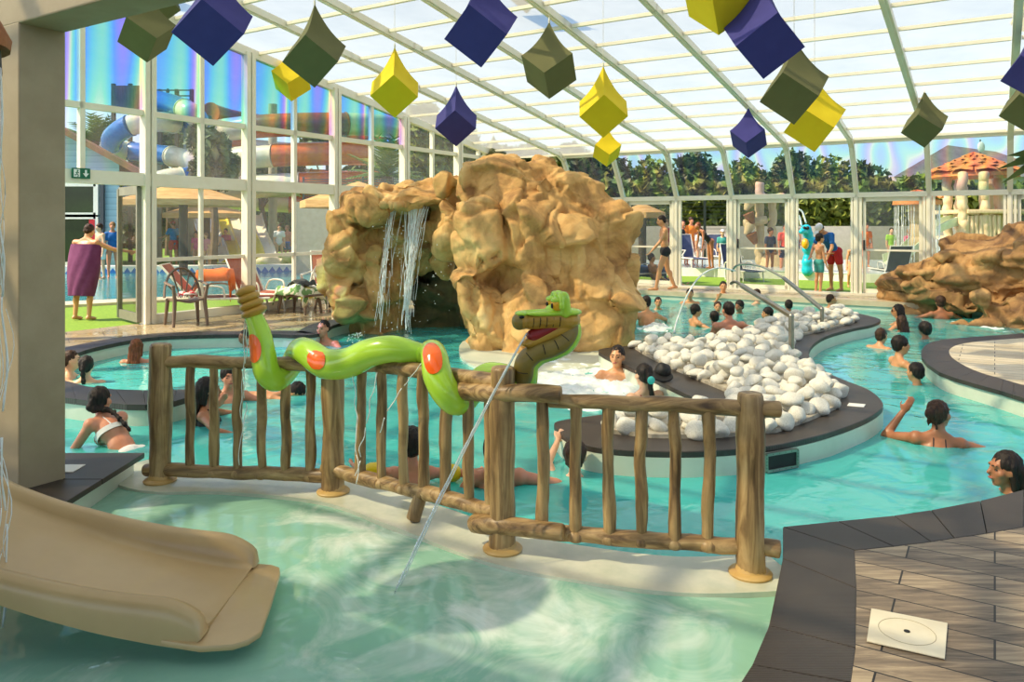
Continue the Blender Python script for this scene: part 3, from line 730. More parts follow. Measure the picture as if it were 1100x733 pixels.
railB = [((157, 504), (362, 512), .043), ((350, 503), (536, 550), .043), ((510, 562), (604, 572), .047), ((596, 573), (835, 590), .040)]
for k, ((x0, y0), (x1, y1), r) in enumerate(railT + railB):
    m_ = MB(); off = -.045 if k in (2, 6) else 0
    log_(m_, [fd(x0 + (x1 - x0) * j / 8, y0 + (y1 - y0) * j / 8, off) for j in range(9)], r, 10 + k * 1.7); 
    m_.build('rail', mWOODH, fence, True, angle=60)
def yr(rails, x):
    best = None
    for k, ((x0, y0), (x1, y1), r) in enumerate(rails):
        if k != 2 and x0 <= x <= x1: best = y0 + (y1 - y0) * (x - x0) / (x1 - x0)
    return best if best else rails[2][0][1] + 4
for i, x in enumerate((205, 230, 255, 281, 307, 333, 388, 410, 433, 455, 479, 503, 527, 583, 618.5, 653.5, 689, 725, 761)):
    m_ = MB(); Y = fdep(x); t_ = fd(x, yr(railT, x)); b = fd(x, yr(railB, x)); b.x = t_.x; b.y = t_.y
    log_(m_, [b, t_], .031 if x < 540 else .03, 70 + i * 2.1, 12, .007, False, .12); m_.ball(b + V((0, 0, -.005)), (.05, .05, .035)) 
    m_.build('baluster', mWOODV, fence, True, angle=60)
# ============================================================ toy snake wound round the rail
mSGRN = M('glossy lime green fibreglass', C(170, 216, 56), C(184, 226, 72), rough=.22, scale=3, coat=.3)
mSORG = M('orange spot paint', C(236, 92, 10), C(244, 110, 20), rough=.22, scale=3, coat=.3)
mSTAN = M('ochre belly paint', C(170, 128, 40), C(190, 148, 58), rough=.35, scale=6)
mSBEL = M('olive brown belly paint', C(122, 104, 42), C(142, 122, 56), rough=.35, scale=6)
mDARK = M('matt black paint', C(18, 16, 14), rough=.6)
mRED = M('dark red mouth paint', C(120, 20, 24), C(150, 32, 34), rough=.3)
mYEL = M('amber eye paint', C(228, 164, 24), C(236, 176, 36), rough=.25)
snake = thing('toy_snake', 'lime green toy snake with orange spots wound round the fence rail, spitting water', 'snake', G(540, 592, -.13))
sp = [(271, 336, -.10, .062), (279, 358, -.11, .082), (283, 382, -.12, .094), (287, 400, -.12, .098), (297, 408, -.06, .092), (309, 398, .08, .088), (317, 384, .12, .09), (323, 376, .04, .096), (333, 380, -.08, .104), (350, 391, -.15, .112), (374, 390, -.15, .112), (398, 379, -.12, .104), (422, 375, -.05, .095), (442, 379, .06, .085),
      (456, 382, .12, .08), (464, 378, .03, .085), (467, 387, -.10, .092), (470, 403, -.14, .098), (478, 420, -.13, .096), (489, 432, -.07, .088), (502, 428, .05, .08), (512, 412, .12, .08), (524, 403, .16, .082), (541, 404, .17, .08), (556, 412, .12, .074)]
ctr = [fd(a, b, c) for a, b, c, r in sp]; rr = [r * .82 for *_, r in sp]
path = spline(ctr, 5); rad = [lerp_list(rr, i / (len(path) - 1)) for i in range(len(path))]
mb = MB(); mb.tube(path, rad, 20); mb.ball(path[-1], rad[-1]); mb.build('body', mSGRN, snake, True, angle=180)
# ringed tail end
tl = MB()
for i, (x, y) in enumerate(((264, 313), (267, 320), (270, 327.5), (273, 335))):
    tl.ball(fd(x, y, -.10), (.066 + .006 * i,) * 2 + (.036,), Matrix.Rotation(R(-22), 3, 'Y'), 18, 10)
tl.build('tail_rings', mSTAN, snake, True, angle=180)
def spot(i0, facing, half, wid, label):
    """an oval of paint that hugs the tube round station i0 of the path, with a darker rim"""
    p = path[i0]; d = (path[i0 + 1] - path[i0 - 1]).normalized(); f_ = V(facing); f_ = (f_ - d * f_.dot(d)).normalized(); s_ = d.cross(f_)
    rows = []
    for j in range(7):
        rj = j / 6; row = []
        for k in range(24):
            a = 2 * PI * k / 24; u = rj * half * math.cos(a); ang = rj * wid * math.sin(a)
            # walk along the path
            L = u; idx = i0; pos = path[i0]
            st = 1 if L > 0 else -1; L = abs(L)
            while 0 < idx + st < len(path) - 1 and L > (path[idx + st] - path[idx]).length: L -= (path[idx + st] - path[idx]).length; idx += st
            tt = L / max((path[idx + st] - path[idx]).length, 1e-6); pos = path[idx].lerp(path[idx + st], tt); r_ = rad[idx] * 1.0 + .004
            dd = (path[min(idx + 1, len(path) - 1)] - path[idx - 1]).normalized(); ff = (V(facing) - dd * V(facing).dot(dd)).normalized(); ss = dd.cross(ff)
            row.append(pos + (ff * math.cos(ang) + ss * math.sin(ang)) * r_)
        rows.append(row + [row[0]])
    MB().sheet(rows).build('spot', mSORG, snake, True, angle=180, fix=True)
def near_i(px, py):
    return min(range(2, len(path) - 2), key=lambda i: (CX + F * path[i].x / path[i].y - px) ** 2 + (CY + F * (EYE - path[i].z) / path[i].y - py) ** 2 + 1e4 * max(0, path[i].y - fdep(px)))
spot(near_i(281, 374), (-.55, -1, 0), .09, .75, '')
spot(near_i(349, 391), (-.1, -1, .35), .085, .62, '')
spot(near_i(467, 390), (-.1, -1, .45), .085, .7, '')
# neck with a banded belly
Yn = 4.06
npth = spline([D(562, 416, Yn + .1), D(563, 402, Yn), D(565, 389, Yn - .03), D(576, 379, Yn - .03), D(591, 374, Yn - .02), D(604, 367, Yn), D(610, 356, Yn + .02), D(610, 345, Yn + .02)], 6)
nr = [lerp_list([.058, .058, .056, .054, .054, .056, .058, .05], i / (len(npth) - 1)) for i in range(len(npth))]
nk = MB().tube(npth, nr, 18).build('neck', mSBEL, snake, True, angle=180)
MB().tube([p + V((.018, .022, -.014)) for p in npth], [r * .97 for r in nr], 18).build('neck_back', mSGRN, nk, True, angle=180)
for i in (9, 15, 21, 26, 31):
    p = npth[i]; d = (npth[i + 1] - npth[i - 1]).normalized(); x = d.cross(V((0, -1, 0))).normalized(); f_ = x.cross(d).normalized()
    if f_.y > 0: f_ = -f_
    MB().tube([p + (f_ * math.cos(a) + x * math.sin(a)) * (nr[i] + .001) for a in [(-.7 + .2 * k) for k in range(6)]], .0022, 5).build('belly_line', mDARK, nk, True)
# head: built in a frame whose x runs to the snout tip
hl = thing('head', None, None, (0, 0, 0)); 
hd = D(611, 343, Yn); hl.parent = snake; hl.location = hd - snake.location; WM[hl.name] = Matrix.Translation(hd) @ Matrix.Rotation(R(14), 4, 'Z'); hl.rotation_euler = (0, 0, R(14)); hl.scale = (1.08,) * 3
u = Yn / F  # metres per pixel there
def hm(build, vox, name, mat, sm=3):
    m_ = MB(); build(m_); me = remesh(m_.mesh(name), vox, sm); return link(name, me, mat, hl)
def up_jaw(m_):
    m_.ball((.0, 0, -.004), (.058, .068, .042)); m_.capsule((0, 0, -.004), (-.2, 0, -.002), .05, .042); m_.ball((-.235, 0, -.002), (.036, .054, .042))
    m_.ball((-.1, .025, .004), (.11, .035, .034)); m_.ball((-.1, -.025, .004), (.11, .035, .034))
hm(up_jaw, .006, 'upper_jaw', mSTAN)
def crown(m_):
    m_.ball((.0, 0, .036), (.066, .068, .02)); m_.capsule((-.02, 0, .036), (-.235, 0, .036), .024, .014); m_.ball((-.1, .03, .034), (.13, .032, .014)); m_.ball((-.1, -.03, .034), (.13, .032, .014)); m_.ball((-.24, 0, .034), (.03, .05, .014)); m_.ball((-.06, 0, .05), (.06, .055, .03))
    for s_ in (-1, 1):
        y = .04 * s_; m_.capsule((-.03, y, .04), (-.04, y, .11), .03, .03)
        m_.tube([V((-.062, y + .04 * math.cos(t_), .075 + .05 * math.sin(t_))) for t_ in [(-.4 + .39 * k) for k in range(11)]], .013, 8)
hm(crown, .005, 'crown', mSGRN)
hm(lambda m_: (m_.ball((-.25, 0, -.004), (.036, .052, .042))), .006, 'snout', mSBEL)
hm(lambda m_: (m_.capsule((.0, 0, -.03), (-.2, 0, -.108), .036, .026), m_.ball((-.215, 0, -.11), (.028, .036, .016))), .006, 'lower_jaw', mSTAN)
hm(lambda m_: (m_.capsule((-.03, 0, -.02), (-.18, 0, -.074), .03, .034)), .006, 'mouth', mRED)
for s_ in (-1, 1):
    e = MB().ball((-.07, .04 * s_, .078), (.032, .032, .034), None, 16, 10).build('eye', mYEL, hl, angle=180)
    MB().ball((-.1, .04 * s_ - .008, .072), (.006, .01, .013)).build('pupil', mDARK, e, angle=180)
    MB().ball((-.074, .04 * s_, .098), (.03, .032, .016), None, 14, 8).build('eyelid', mSGRN, e, angle=180)
    MB().ball((-.248, .044 * s_, .022), (.014, .008, .007)).build('nostril', mDARK, hl, angle=180)
for i in range(5):
    x = -.06 - .033 * i
    for s_ in (-1, 1): MB().tube([V((x, s_ * (.057 - .03 * ((k - 3) / 4) ** 2), -.03 + .012 * k)) for k in range(5)], .002, 5).build('lip_line', mDARK, hl)
# jet from the mouth
def arc(mb, p, q, r0, r1, sag, n=30, sd=1):
    p, q = V(p), V(q); pts = []
    for i in range(n + 1):
        t_ = i / n; c = p.lerp(q, t_); c.z += sag * 4 * t_ * (1 - t_); c.x += .006 * noise.noise(V((t_ * 14, sd, 0))) * t_; pts.append(c)
    mb.tube(pts, [lerp(r0, r1, i / n) * (.85 + .5 * noise.noise(V((i * .9, sd, 3)))) for i in range(n + 1)], 7)
mJET = m_water('clear water jet', C(236, 244, 242), C(226, 236, 236), .55, 20)
mb = MB(); arc(mb, D(566, 358, 3.98), G(424, 637, SZ), .006, .007, .04); arc(mb, D(566, 358, 3.98), G(430, 630, SZ), .004, .004, .03, sd=4)
o = mb.build('water_jet', mJET, None, angle=180); tag(o, 'thin water jet from the snake mouth down into the splash pool', 'water jet', kind='stuff')
mb = MB(); rnd = random.Random(8)
for (x0, y0, x1, y1, zo) in ((264, 322, 257, 500, -.16), (266, 330, 262, 470, -.18), (380, 372, 384, 520, -.3), (466, 380, 404, 470, -.22), (405, 400, 380, 520, -.25)):
    stream(mb, fd(x0, y0, -.14), fd(x1, y1, zo), .004, rnd, .06 if abs(x0 - x1) > 30 else 0, .03, 30, 1)
for i in range(60):
    k = rnd.random(); mb.ball(fd(381 + rnd.gauss(0, 5), 360 + rnd.uniform(-4, 25), -.14), rnd.uniform(.002, .006), nu=5, nv=4)
o = mb.build('water_drips', mSPRAY, None, angle=180); tag(o, 'broken streams of water drops falling along the fence under the snake', 'water drops', kind='stuff')
# ============================================================ slide
mSLIDE = M('beige slide plastic', C(190, 160, 112), C(202, 172, 122), rough=.34, scale=2, coat=.15)
slide = thing('water_slide', 'beige plastic toddler slide running down into the splash pool', 'slide', (-2.0, 3.3, -.5))
bed = [(-4.0, 1.55), (-3.4, 1.0), (-3.0, .68), (-2.7, .455), (-2.45, .30), (-2.2, .185), (-2.0, .115), (-1.8, .052), (-1.6, .0), (-1.45, -.03), (-1.33, -.052), (-1.22, -.066)]
bp = spline([(x, 0, z) for x, z in bed], 5)
rows = []
for i, p in enumerate(bp):
    d = (bp[min(i + 1, len(bp) - 1)] - bp[max(i - 1, 0)]).normalized(); nrm = V((-d.z, 0, d.x))
    e = min(1, (len(bp) - 1 - i) / 7); H = lerp(.036, .112, max(0, min(1, (p.x + 2.4) / 1.0))) * (e * (2 - e)) ** .5 + .004; y0 = lerp(2.98, 3.02, i / len(bp)); y1 = 3.68
    prof = [(y0 - .012, lerp(-.012, -.032, max(0, min(1, (p.x + 2.4) / 1.0)))), (y0 - .02, H * .5), (y0 - .012, H * .9), (y0 + .012, H * 1.04), (y0 + .04, H * .95), (y0 + .055, H * .45), (y0 + .07, .008), (y0 + .1, 0)]
    prof += [(lerp(y0 + .1, y1 - .1, k / 4), -.004 * math.sin(PI * k / 4)) for k in range(1, 4)]
    prof += [(y1 - .1, 0), (y1 - .07, .008), (y1 - .055, H * .45), (y1 - .04, H * .95), (y1 - .012, H * 1.04), (y1 + .012, H * .9), (y1 + .02, H * .5), (y1 + .012, -.032)]
    rows.append([V((p.x, y, p.z)) + nrm * h for y, h in prof])
m_ = MB().sheet(rows, .012).build('chute', mSLIDE, slide, True, angle=70, fix=True)
tg = [V((-1.36, 2.985, 0)), V((-1.2, 2.97, 0)), V((-1.08, 2.985, 0)), V((-1.03, 3.02, 0)), V((-1.0, 3.08, 0)), V((-1.03, 3.3, 0)), V((-1.08, 3.6, 0)), V((-1.1, 3.66, 0)), V((-1.15, 3.69, 0)), V((-1.36, 3.69, 0))]
MB().prism(tg, 0, .028).build('exit_lip', mSLIDE, slide, False, bevel=.009); lp = slide.children[-1]
for v in lp.data.vertices: v.co.z += -.097 + max(0, (-1.2 - v.co.x)) * .1; v.co -= V(slide.location)
MB().prism([V((-3.6, 3.05, 0)), V((-3.3, 3.05, 0)), V((-3.3, 3.62, 0)), V((-3.6, 3.62, 0))], -.0, 1.0).build('stair_block', mSLIDE, slide, True, bevel=.02)
# ============================================================ hanging fabric cubes
cubeC = {'blue': M('blue violet fabric', C(52, 50, 120), C(58, 56, 128), rough=.85, scale=3, bump=.1, bscale=300), 'olive': M('olive fabric', C(98, 98, 58), C(104, 104, 62), rough=.85, scale=3, bump=.1, bscale=300), 'yellow': M('yellow fabric', C(224, 196, 10), C(230, 204, 18), rough=.85, scale=3, bump=.1, bscale=300)}
mCORD = M('white hanging cord', C(220, 216, 200), rough=.6)
def fabric_cube(px, py, wpx, colr, kind_, off, label, tilt=(0, 0), Yd=None):
    yaw = R(36 - 1.2 * math.degrees(math.atan((px - CX) / F)) + (60 if kind_ == 'L' else 0) + off * 1.0)
    """stands on one corner, the top corner drawn up by its cord"""
    e = .46; Y = Yd or F * e * 1.5 / wpx; c = D(px, py, Y)
    if Yd: e = wpx * Y / F / 1.5
    n = 8; vs = {}; m_ = MB()
    ax = V((1, 1, 1)).normalized(); q = ax.rotation_difference(V((0, 0, 1)))
    rot = Matrix.Rotation(tilt[0], 3, 'X') @ Matrix.Rotation(tilt[1], 3, 'Y') @ Matrix.Rotation(yaw, 3, 'Z') @ q.to_matrix()
    bm = bmesh.new(); bmesh.ops.create_cube(bm, size=e)
    bmesh.ops.subdivide_edges(bm, edges=bm.edges[:], cuts=9, use_grid_fill=True)
    top = V((e / 2,) * 3)
    for v in bm.verts:
        d = (v.co - top).length / e
        # faces sag inwards a little, the drawn corner flares up
        f_ = max(0, 1 - d); pull = .42 * e * f_ ** 2.6
        inn = v.co.copy(); m0 = sorted([abs(x) for x in v.co]); edge = (m0[1] / (e / 2))
        sag = -.16 * e * f_ * (1 - edge) * 1.6 if d < 1 else 0
        v.co = v.co + ax * pull + (-v.co.normalized()) * max(0, -sag) * .0 - ax * max(0, -sag) * .5
    for v in bm.verts: v.co = rot @ v.co
    me = bpy.data.meshes.new('cube'); bm.to_mesh(me); bm.free(); shade(me, 35)
    t_ = thing('hanging_cube', label, 'decoration', c, group='hanging fabric cubes')
    link('fabric_cover', me, cubeC[colr], t_)
    tip = rot @ (top + ax * .42 * e); b = c.x * DB.x + c.y * DB.y; zt = rz_(b) + .02 - c.z
    MB().tube([tip - V((0, 0, .02)), V((tip.x, tip.y, max(zt, tip.z + .05)))], .0035, 6).build('cord', mCORD, t_)
    MB().lathe([(.012, 0), (.014, .02), (.01, .06), (.004, .075)], 8, tip - V((0, 0, .02))).build('ferrule', mCORD, t_)
    return t_
# (px, py of the centre, width in px, colour, yaw, label)
LOW, UP = R(60), 0.0
for args in (
    (158, 36, 54, 'olive', 'U', 22, 'olive cube under the ceiling edge, nearest the concrete column'),
    (168, 2, 48, 'olive', 'L', 10, 'dark olive cube half hidden behind the ceiling beam, top of frame'),
    (229, 26, 78, 'blue', 'L', -10, 'large navy blue cube hanging just right of the column and beam'),
    (338, 58, 63, 'olive', 'L', -10, 'olive cube overlapping a smaller yellow cube at the gable wall'),
    (313, 86, 40, 'yellow', 'U', -5, 'small yellow cube half hidden behind the olive cube by the gable'),
    (424, 96, 53, 'yellow', 'L', 5, 'yellow cube hanging alone in front of the gable wall glazing'),
    (490, 131, 46, 'blue', 'L', 5, 'blue violet cube hanging above the left part of the rock'),
    (530, 169, 28, 'olive', 'L', 0, 'small olive green cube whose top peeks out behind the rock summit'),
    (517, 30, 74, 'blue', 'L', -10, 'large blue violet cube near the top edge above the rock'),
    (566, -14, 50, 'olive', 'L', 0, 'olive cube cut by the top edge beside the blue cube'),
    (590, 73, 58, 'olive', 'U', 0, 'olive cube hanging alone above the right part of the rock'),
    (648, 117, 54, 'yellow', 'L', 12, 'larger yellow cube of the pair right of the rock'),
    (652, 162, 30, 'yellow', 'U', 20, 'smaller lower yellow cube of the pair right of the rock', (0, 0), 16.0),
    (772, -6, 76, 'yellow', 'U', 3, 'yellow cube cut by the top edge above the big blue cube'),
    (820, 40, 78, 'blue', 'U', -28, 'large blue cube at the top of the blue, olive and yellow cluster'),
    (853, 96, 66, 'olive', 'L', -5, 'olive cube in the middle of the blue, olive and yellow cluster'),
    (875, 130, 58, 'yellow', 'L', -10, 'yellow cube at the bottom of the blue, olive and yellow cluster'),
    (804, 148, 38, 'blue', 'U', 5, 'small blue cube hanging low in front of the far side glazing', (0, 0), 14.5),
    (993, 134, 43, 'olive', 'L', 0, 'olive cube hanging alone above the boulder bank'),
    (1104, 114, 50, 'olive', 'L', 0, 'olive cube at the right edge below a blue cube'),
    (1110, 74, 56, 'blue', 'L', -5, 'blue cube cut by the right edge above an olive cube'),
    (1112, 16, 44, 'yellow', 'L', 5, 'yellow cube cut by the right edge near the top corner')):
    fabric_cube(*args)
print('T p30_hero', round(time.time() - T0, 1))
# ============================================================ people
def m_skin(name, a, b): return M(name, C(*a), C(*b), rough=.42, scale=7, sss=.08, coat=.08)
SK = {'fair': m_skin('fair skin', (224, 170, 132), (234, 184, 148)), 'tan': m_skin('tanned skin', (210, 146, 98), (222, 160, 112)), 'brown': m_skin('brown skin', (164, 104, 68), (178, 116, 78)), 'red': m_skin('sunburnt skin', (214, 138, 104), (222, 150, 116))}
def m_hair(n_, a, b): return M(n_, C(*a), C(*b), rough=.5, scale=10, stretch=(6, 6, .8), bump=.8, bscale=9, dist=.012, spec=.3)
HA = {'black': m_hair('black wet hair', (24, 18, 15), (46, 34, 26)), 'brown': m_hair('dark brown hair', (46, 30, 20), (78, 50, 32)), 'auburn': m_hair('auburn hair', (104, 54, 28), (146, 80, 42)), 'fair': m_hair('light brown hair', (136, 96, 58), (172, 126, 82)), 'grey': m_hair('grey hair', (110, 104, 96), (146, 138, 128))}
def cloth(name, r, g, b, rough=.7): return M(name, C(r, g, b), C(min(255, r + 12), min(255, g + 12), min(255, b + 12)), rough=rough, scale=9)
mEYE = M('dark eye', C(24, 18, 16), rough=.2); mLIP = M('lips', C(170, 88, 76), rough=.4)
UP_, DN = V((0, 0, 1)), V((0, 0, -1))
def person(label, at_, yaw, H=1.7, skin='tan', hair=('short', 'black'), lean=0, side=0, head=(0, 0, 0), la=((-.25, .1, -1), (-.1, .4, -.9)), ra=((.25, .1, -1), (.1, .4, -.9)),
           ll=((-.06, .0, -1), (0, -.1, -1)), rl=((.06, .0, -1), (0, -.1, -1)), clothes=(), vox=.016, face=True, w=1.0, hf=1.0, female=False, feet=None, hands=False, group=None, belly=0.0):
    """joints first, then tapered volumes fused into one skin; clothes and hair are their own parts"""
    s = H / 1.75; hs = s * hf
    T = Matrix.Rotation(R(-lean), 3, 'X') @ Matrix.Rotation(R(side), 3, 'Y')
    Hm = Matrix.Rotation(R(head[0]), 3, 'Z') @ Matrix.Rotation(R(-head[1]), 3, 'X') @ Matrix.Rotation(R(head[2]), 3, 'Y')
    P = V((0, 0, 0)); t = lambda x, y, z: P + (T @ V((x, y, z))) * s
    nb = t(0, -.005, .49); hc = nb + (T @ V((0, .01, .075))) * s + (Hm @ V((0, .02, .10))) * hs
    h = lambda x, y, z: hc + (Hm @ V((x, y, z))) * hs
    nz = lambda d: V(d).normalized()
    sh = {-1: t(-.165 * w, -.005, .44), 1: t(.165 * w, -.005, .44)}; el = {}; wr = {}; kn = {}; an = {}; hp = {}
    for k, a in ((-1, la), (1, ra)):
        el[k] = sh[k] + nz(a[0]) * .285 * s; wr[k] = el[k] + nz(a[1]) * .25 * s
    for k, l_ in ((-1, ll), (1, rl)):
        hp[k] = t(.088 * w * k, 0, -.03); kn[k] = hp[k] + nz(l_[0]) * .42 * s; an[k] = kn[k] + nz(l_[1]) * .40 * s
    def torso(m, g=1.0):
        m.ball(t(0, -.005, -.01), (.152 * w * s * g, (.105 + belly * .3) * s * g, .12 * s * g), T); m.ball(t(0, belly * .4, .15), ((.128 + belly * .5) * w * s * g, (.092 + belly) * s * g, .15 * s * g), T)
        m.ball(t(0, 0, .33), (.155 * w * s * g, (.104 + belly * .3) * s * g, .16 * s * g), T)
        if female:
            for k in (-1, 1): m.ball(t(.072 * k * w, .085, .33), .062 * s * g)
    m = MB(); torso(m)
    m.capsule(sh[-1], sh[1], .058 * s); m.capsule(t(-.1 * w, -.01, .455), nb + V((0, 0, .02)) * s, .045 * s, .05 * s); m.capsule(t(.1 * w, -.01, .455), nb + V((0, 0, .02)) * s, .045 * s, .05 * s)
    m.capsule(nb, h(0, -.02, -.06), .054 * s, .05 * s)
    # head
    m.ball(h(0, -.012, .022), (.074 * hs, .093 * hs, .092 * hs), Hm, 16, 10); m.ball(h(0, .022, -.03), (.06 * hs, .068 * hs, .085 * hs), Hm, 14, 10); m.ball(h(0, .04, -.086), (.04 * hs, .042 * hs, .034 * hs), Hm)
    m.capsule(h(0, .09, .012), h(0, .108, -.024), .010 * hs, .0145 * hs, 8); m.capsule(h(-.036, .076, .028), h(.036, .076, .028), .014 * hs, None, 8); m.ball(h(0, .088, -.057), (.026 * hs, .012 * hs, .012 * hs), Hm, 8, 6)
    for k in (-1, 1):
        m.ball(h(.076 * k, -.008, -.012), (.011 * hs, .021 * hs, .032 * hs), Hm, 8, 6); m.ball(h(.042 * k, .05, -.025), (.028 * hs,) * 3, Hm, 8, 6)
        # arm
        m.ball(sh[k], .064 * s); m.capsule(sh[k], el[k], .05 * s, .039 * s); m.capsule(el[k], wr[k], .041 * s, .027 * s)
        d = (wr[k] - el[k]).normalized(); sx = d.cross(V((0, 1, .2))); sx = sx.normalized() if sx.length > .1 else V((1, 0, 0)); n_ = sx.cross(d)
        pc = wr[k] + d * .055 * s; Mx = Matrix((sx, n_, d)).transposed(); m.ball(pc, (.040 * s, .018 * s, .052 * s), Mx)
        fr = .0085 * s if hands else .011 * s
        for j, (o, L) in enumerate(((-.028, .07), (-.009, .08), (.010, .075), (.028, .058))):
            b0 = pc + sx * o * s + d * .04 * s; b1 = b0 + (d * .55 + n_ * .12) * L * s; b2 = b1 + (d * .42 + n_ * .3) * L * s
            m.capsule(b0, b1, fr, fr * .95, 8); m.capsule(b1, b2, fr * .95, fr * .8, 8)
        b0 = pc - sx * .03 * s * k - d * .025 * s; b1 = b0 - sx * .03 * s * k + d * .03 * s; m.capsule(b0, b1, fr * 1.2, fr, 8); m.capsule(b1, b1 + d * .028 * s, fr, fr * .85, 8)
        # leg
        m.ball(hp[k] + (T @ V((0, -.02, 0))) * s, .095 * s); m.capsule(hp[k], kn[k], .085 * s * (.6 + .4 * w), .056 * s); m.capsule(kn[k], an[k], .054 * s, .036 * s)
        m.ball(kn[k].lerp(an[k], .3) - V((0, .018, 0)) * s, (.05 * s, .048 * s, .1 * s))
        sd = (an[k] - kn[k]).normalized(); fw = V((0, 1, 0)) - sd * sd.y
        fw = fw.normalized() if fw.length > .2 else V((0, 0, 1)); fd_ = (fw - sd * -.25).normalized() if feet is None else V((0, 1, -.05)).normalized()
        m.capsule(an[k] - fw * .03 * s + sd * .035 * s, an[k] + fd_ * .10 * s + sd * .04 * s, .034 * s, .03 * s); m.capsule(an[k] + fd_ * .1 * s + sd * .045 * s, an[k] + fd_ * .16 * s + sd * .05 * s, .034 * s, .022 * s)
    me = remesh(m.mesh('body', False), vox, 3, .45)
    zmin = min(v.co.z for v in me.vertices)
    rot = Matrix.Rotation(R(yaw), 3, 'Z')
    if feet is not None:
        c = sum((v.co for v in me.vertices if v.co.z < zmin + .12), V((0, 0, 0))); n = sum(1 for v in me.vertices if v.co.z < zmin + .12); c /= n
        base = V(feet) - rot @ V((c.x, c.y, 0)); base.z = feet[2] - zmin
    else:
        base = V(at_) - rot @ hc
    root = thing('person', label, 'person', base + V((0, 0, zmin)), R(yaw), group)
    off = V((0, 0, -zmin))
    def put(name, me_, mat_, lab=None):
        me_.transform(Matrix.Translation(off)); return link(name, me_, mat_, root, False, lab)
    put('body', me, SK[skin])
    # hair
    st, hc_ = hair
    if st != 'none':
        m = MB(); g = {'crop': .975, 'short': 1.0, 'full': 1.12, 'afro': 1.22}.get(st, 1.03)
        m.ball(h(0, -.022, .036), (.08 * hs * g, .094 * hs * g, .09 * hs * g), Hm, 16, 10); m.ball(h(0, -.055, -.012), (.07 * hs * g, .055 * hs * g, .064 * hs * g), Hm)
        for k in (-1, 1): m.ball(h(.062 * k, -.02, .01), (.02 * hs, .04 * hs, .045 * hs), Hm, 8, 6)
        if st in ('long', 'wet'):
            L = .30 if st == 'long' else .2
            for k in (-1, 0, 1):
                q = [h(.04 * k, -.075, .0), h(.045 * k, -.095, -.1), nb + (T @ V((.05 * k, -.095, -.03))) * s, nb + (T @ V((.055 * k, -.12, -.05 - L * .6))) * s]
                for a, b in zip(q, q[1:]): m.capsule(a, b, .042 * hs, .036 * hs)
            for k in (-1, 1): m.capsule(h(.066 * k, -.01, .03), h(.07 * k, -.03, -.12), .028 * hs, .022 * hs)
        if st == 'bun': m.ball(h(0, -.118, .03), (.048 * hs, .04 * hs, .05 * hs)); m.capsule(h(.02, -.1, -.02), h(.03, -.1, -.1), .016 * hs, .008 * hs); m.capsule(h(-.03, -.1, -.03), h(-.05, -.09, -.09), .014 * hs, .006 * hs)
        if st in ('ponytail', 'braid'):
            q = spline([h(0, -.1, .01), h(0, -.125, -.05), nb + (T @ V((0.01, -.11, -.02))) * s, nb + (T @ V((.03, -.13, -.18))) * s, nb + (T @ V((.05, -.125, -.3))) * s], 4)
            for i, p in enumerate(q): m.ball(p, .034 * hs * (1.1 if (i % 2 or st == 'ponytail') else .8) * (1 - .5 * i / len(q)), nu=8, nv=6)
        me = remesh(m.mesh('hair', False), min(vox, .011), 2, .4)
        ns = [v.normal.copy() for v in me.vertices]
        for v, n_ in zip(me.vertices, ns): v.co += n_ * .009 * hs * noise.noise(V((v.co.x * 70, v.co.y * 70, v.co.z * 14)))
        put('hair', me, HA[hc_])
    if face:
        for k in (-1, 1):
            m = MB(); m.ball(h(.031 * k, .074, .002), (.013 * hs, .009 * hs, .007 * hs), Hm, 8, 6); put('eye', m.mesh('eye'), mEYE)
            m = MB(); m.capsule(h(.015 * k, .091, .028), h(.048 * k, .078, .03), .0045 * hs, .003 * hs, 6)
            if st != 'none': put('eyebrow', m.mesh('eyebrow'), HA[hc_])
        m = MB(); m.ball(h(0, .097, -.057), (.024 * hs, .006 * hs, .009 * hs), Hm, 10, 6); put('mouth', m.mesh('mouth'), mLIP)
    for cl in clothes:
        kind_, mat_ = cl[0], cl[1]; m = MB(); lab = cl[2] if len(cl) > 2 else None; v2 = max(vox * .9, .011)
        if kind_ in ('shorts', 'briefs'):
            m.ball(t(0, -.005, -.005), (.162 * w * s, (.116 + belly * .3) * s, .115 * s), T)
            for k in (-1, 1):
                f_ = .55 if kind_ == 'shorts' else .16
                m.ball(hp[k] + (T @ V((0, -.02, 0))) * s, .103 * s); m.capsule(hp[k], hp[k].lerp(kn[k], f_), .096 * s * (.6 + .4 * w), .088 * s)
            put('swim_shorts', remesh(m.mesh('c', False), v2, 2), mat_, lab)
        elif kind_ == 'tshirt':
            torso(m, 1.08); m.capsule(sh[-1], sh[1], .068 * s)
            for k in (-1, 1): m.capsule(sh[k], sh[k].lerp(el[k], .6), .066 * s, .062 * s)
            put('t_shirt', remesh(m.mesh('c', False), v2, 2), mat_, lab)
        elif kind_ == 'suit':
            torso(m, 1.035); put('swimsuit', remesh(m.mesh('c', False), v2, 2), mat_, lab)
            m = MB()
            for k in (-1, 1): m.tube(spline([t(.075 * k, .105, .36), t(.085 * k, .06, .475), t(.08 * k, -.05, .475), t(.06 * k, -.108, .34)], 4), .008 * s, 6)
            put('strap', m.mesh('strap'), mat_)
        elif kind_ == 'bikini':
            rows = [[t(math.cos(a) * .163 * w * (1 + .02), math.sin(a) * (.112 if math.sin(a) < 0 or not female else .15), z) for a in [2 * PI * j / 28 for j in range(29)]] for z in (.285, .31, .335)]
            m.sheet(rows, .006); put('bikini_top', m.mesh('b'), mat_, lab)
            m = MB()
            for k in (-1, 1): m.tube(spline([t(.07 * k, .12, .36), t(.07 * k, .05, .48), t(.045 * k, -.04, .485), t(.05 * k, -.105, .33)], 4), .006 * s, 6)
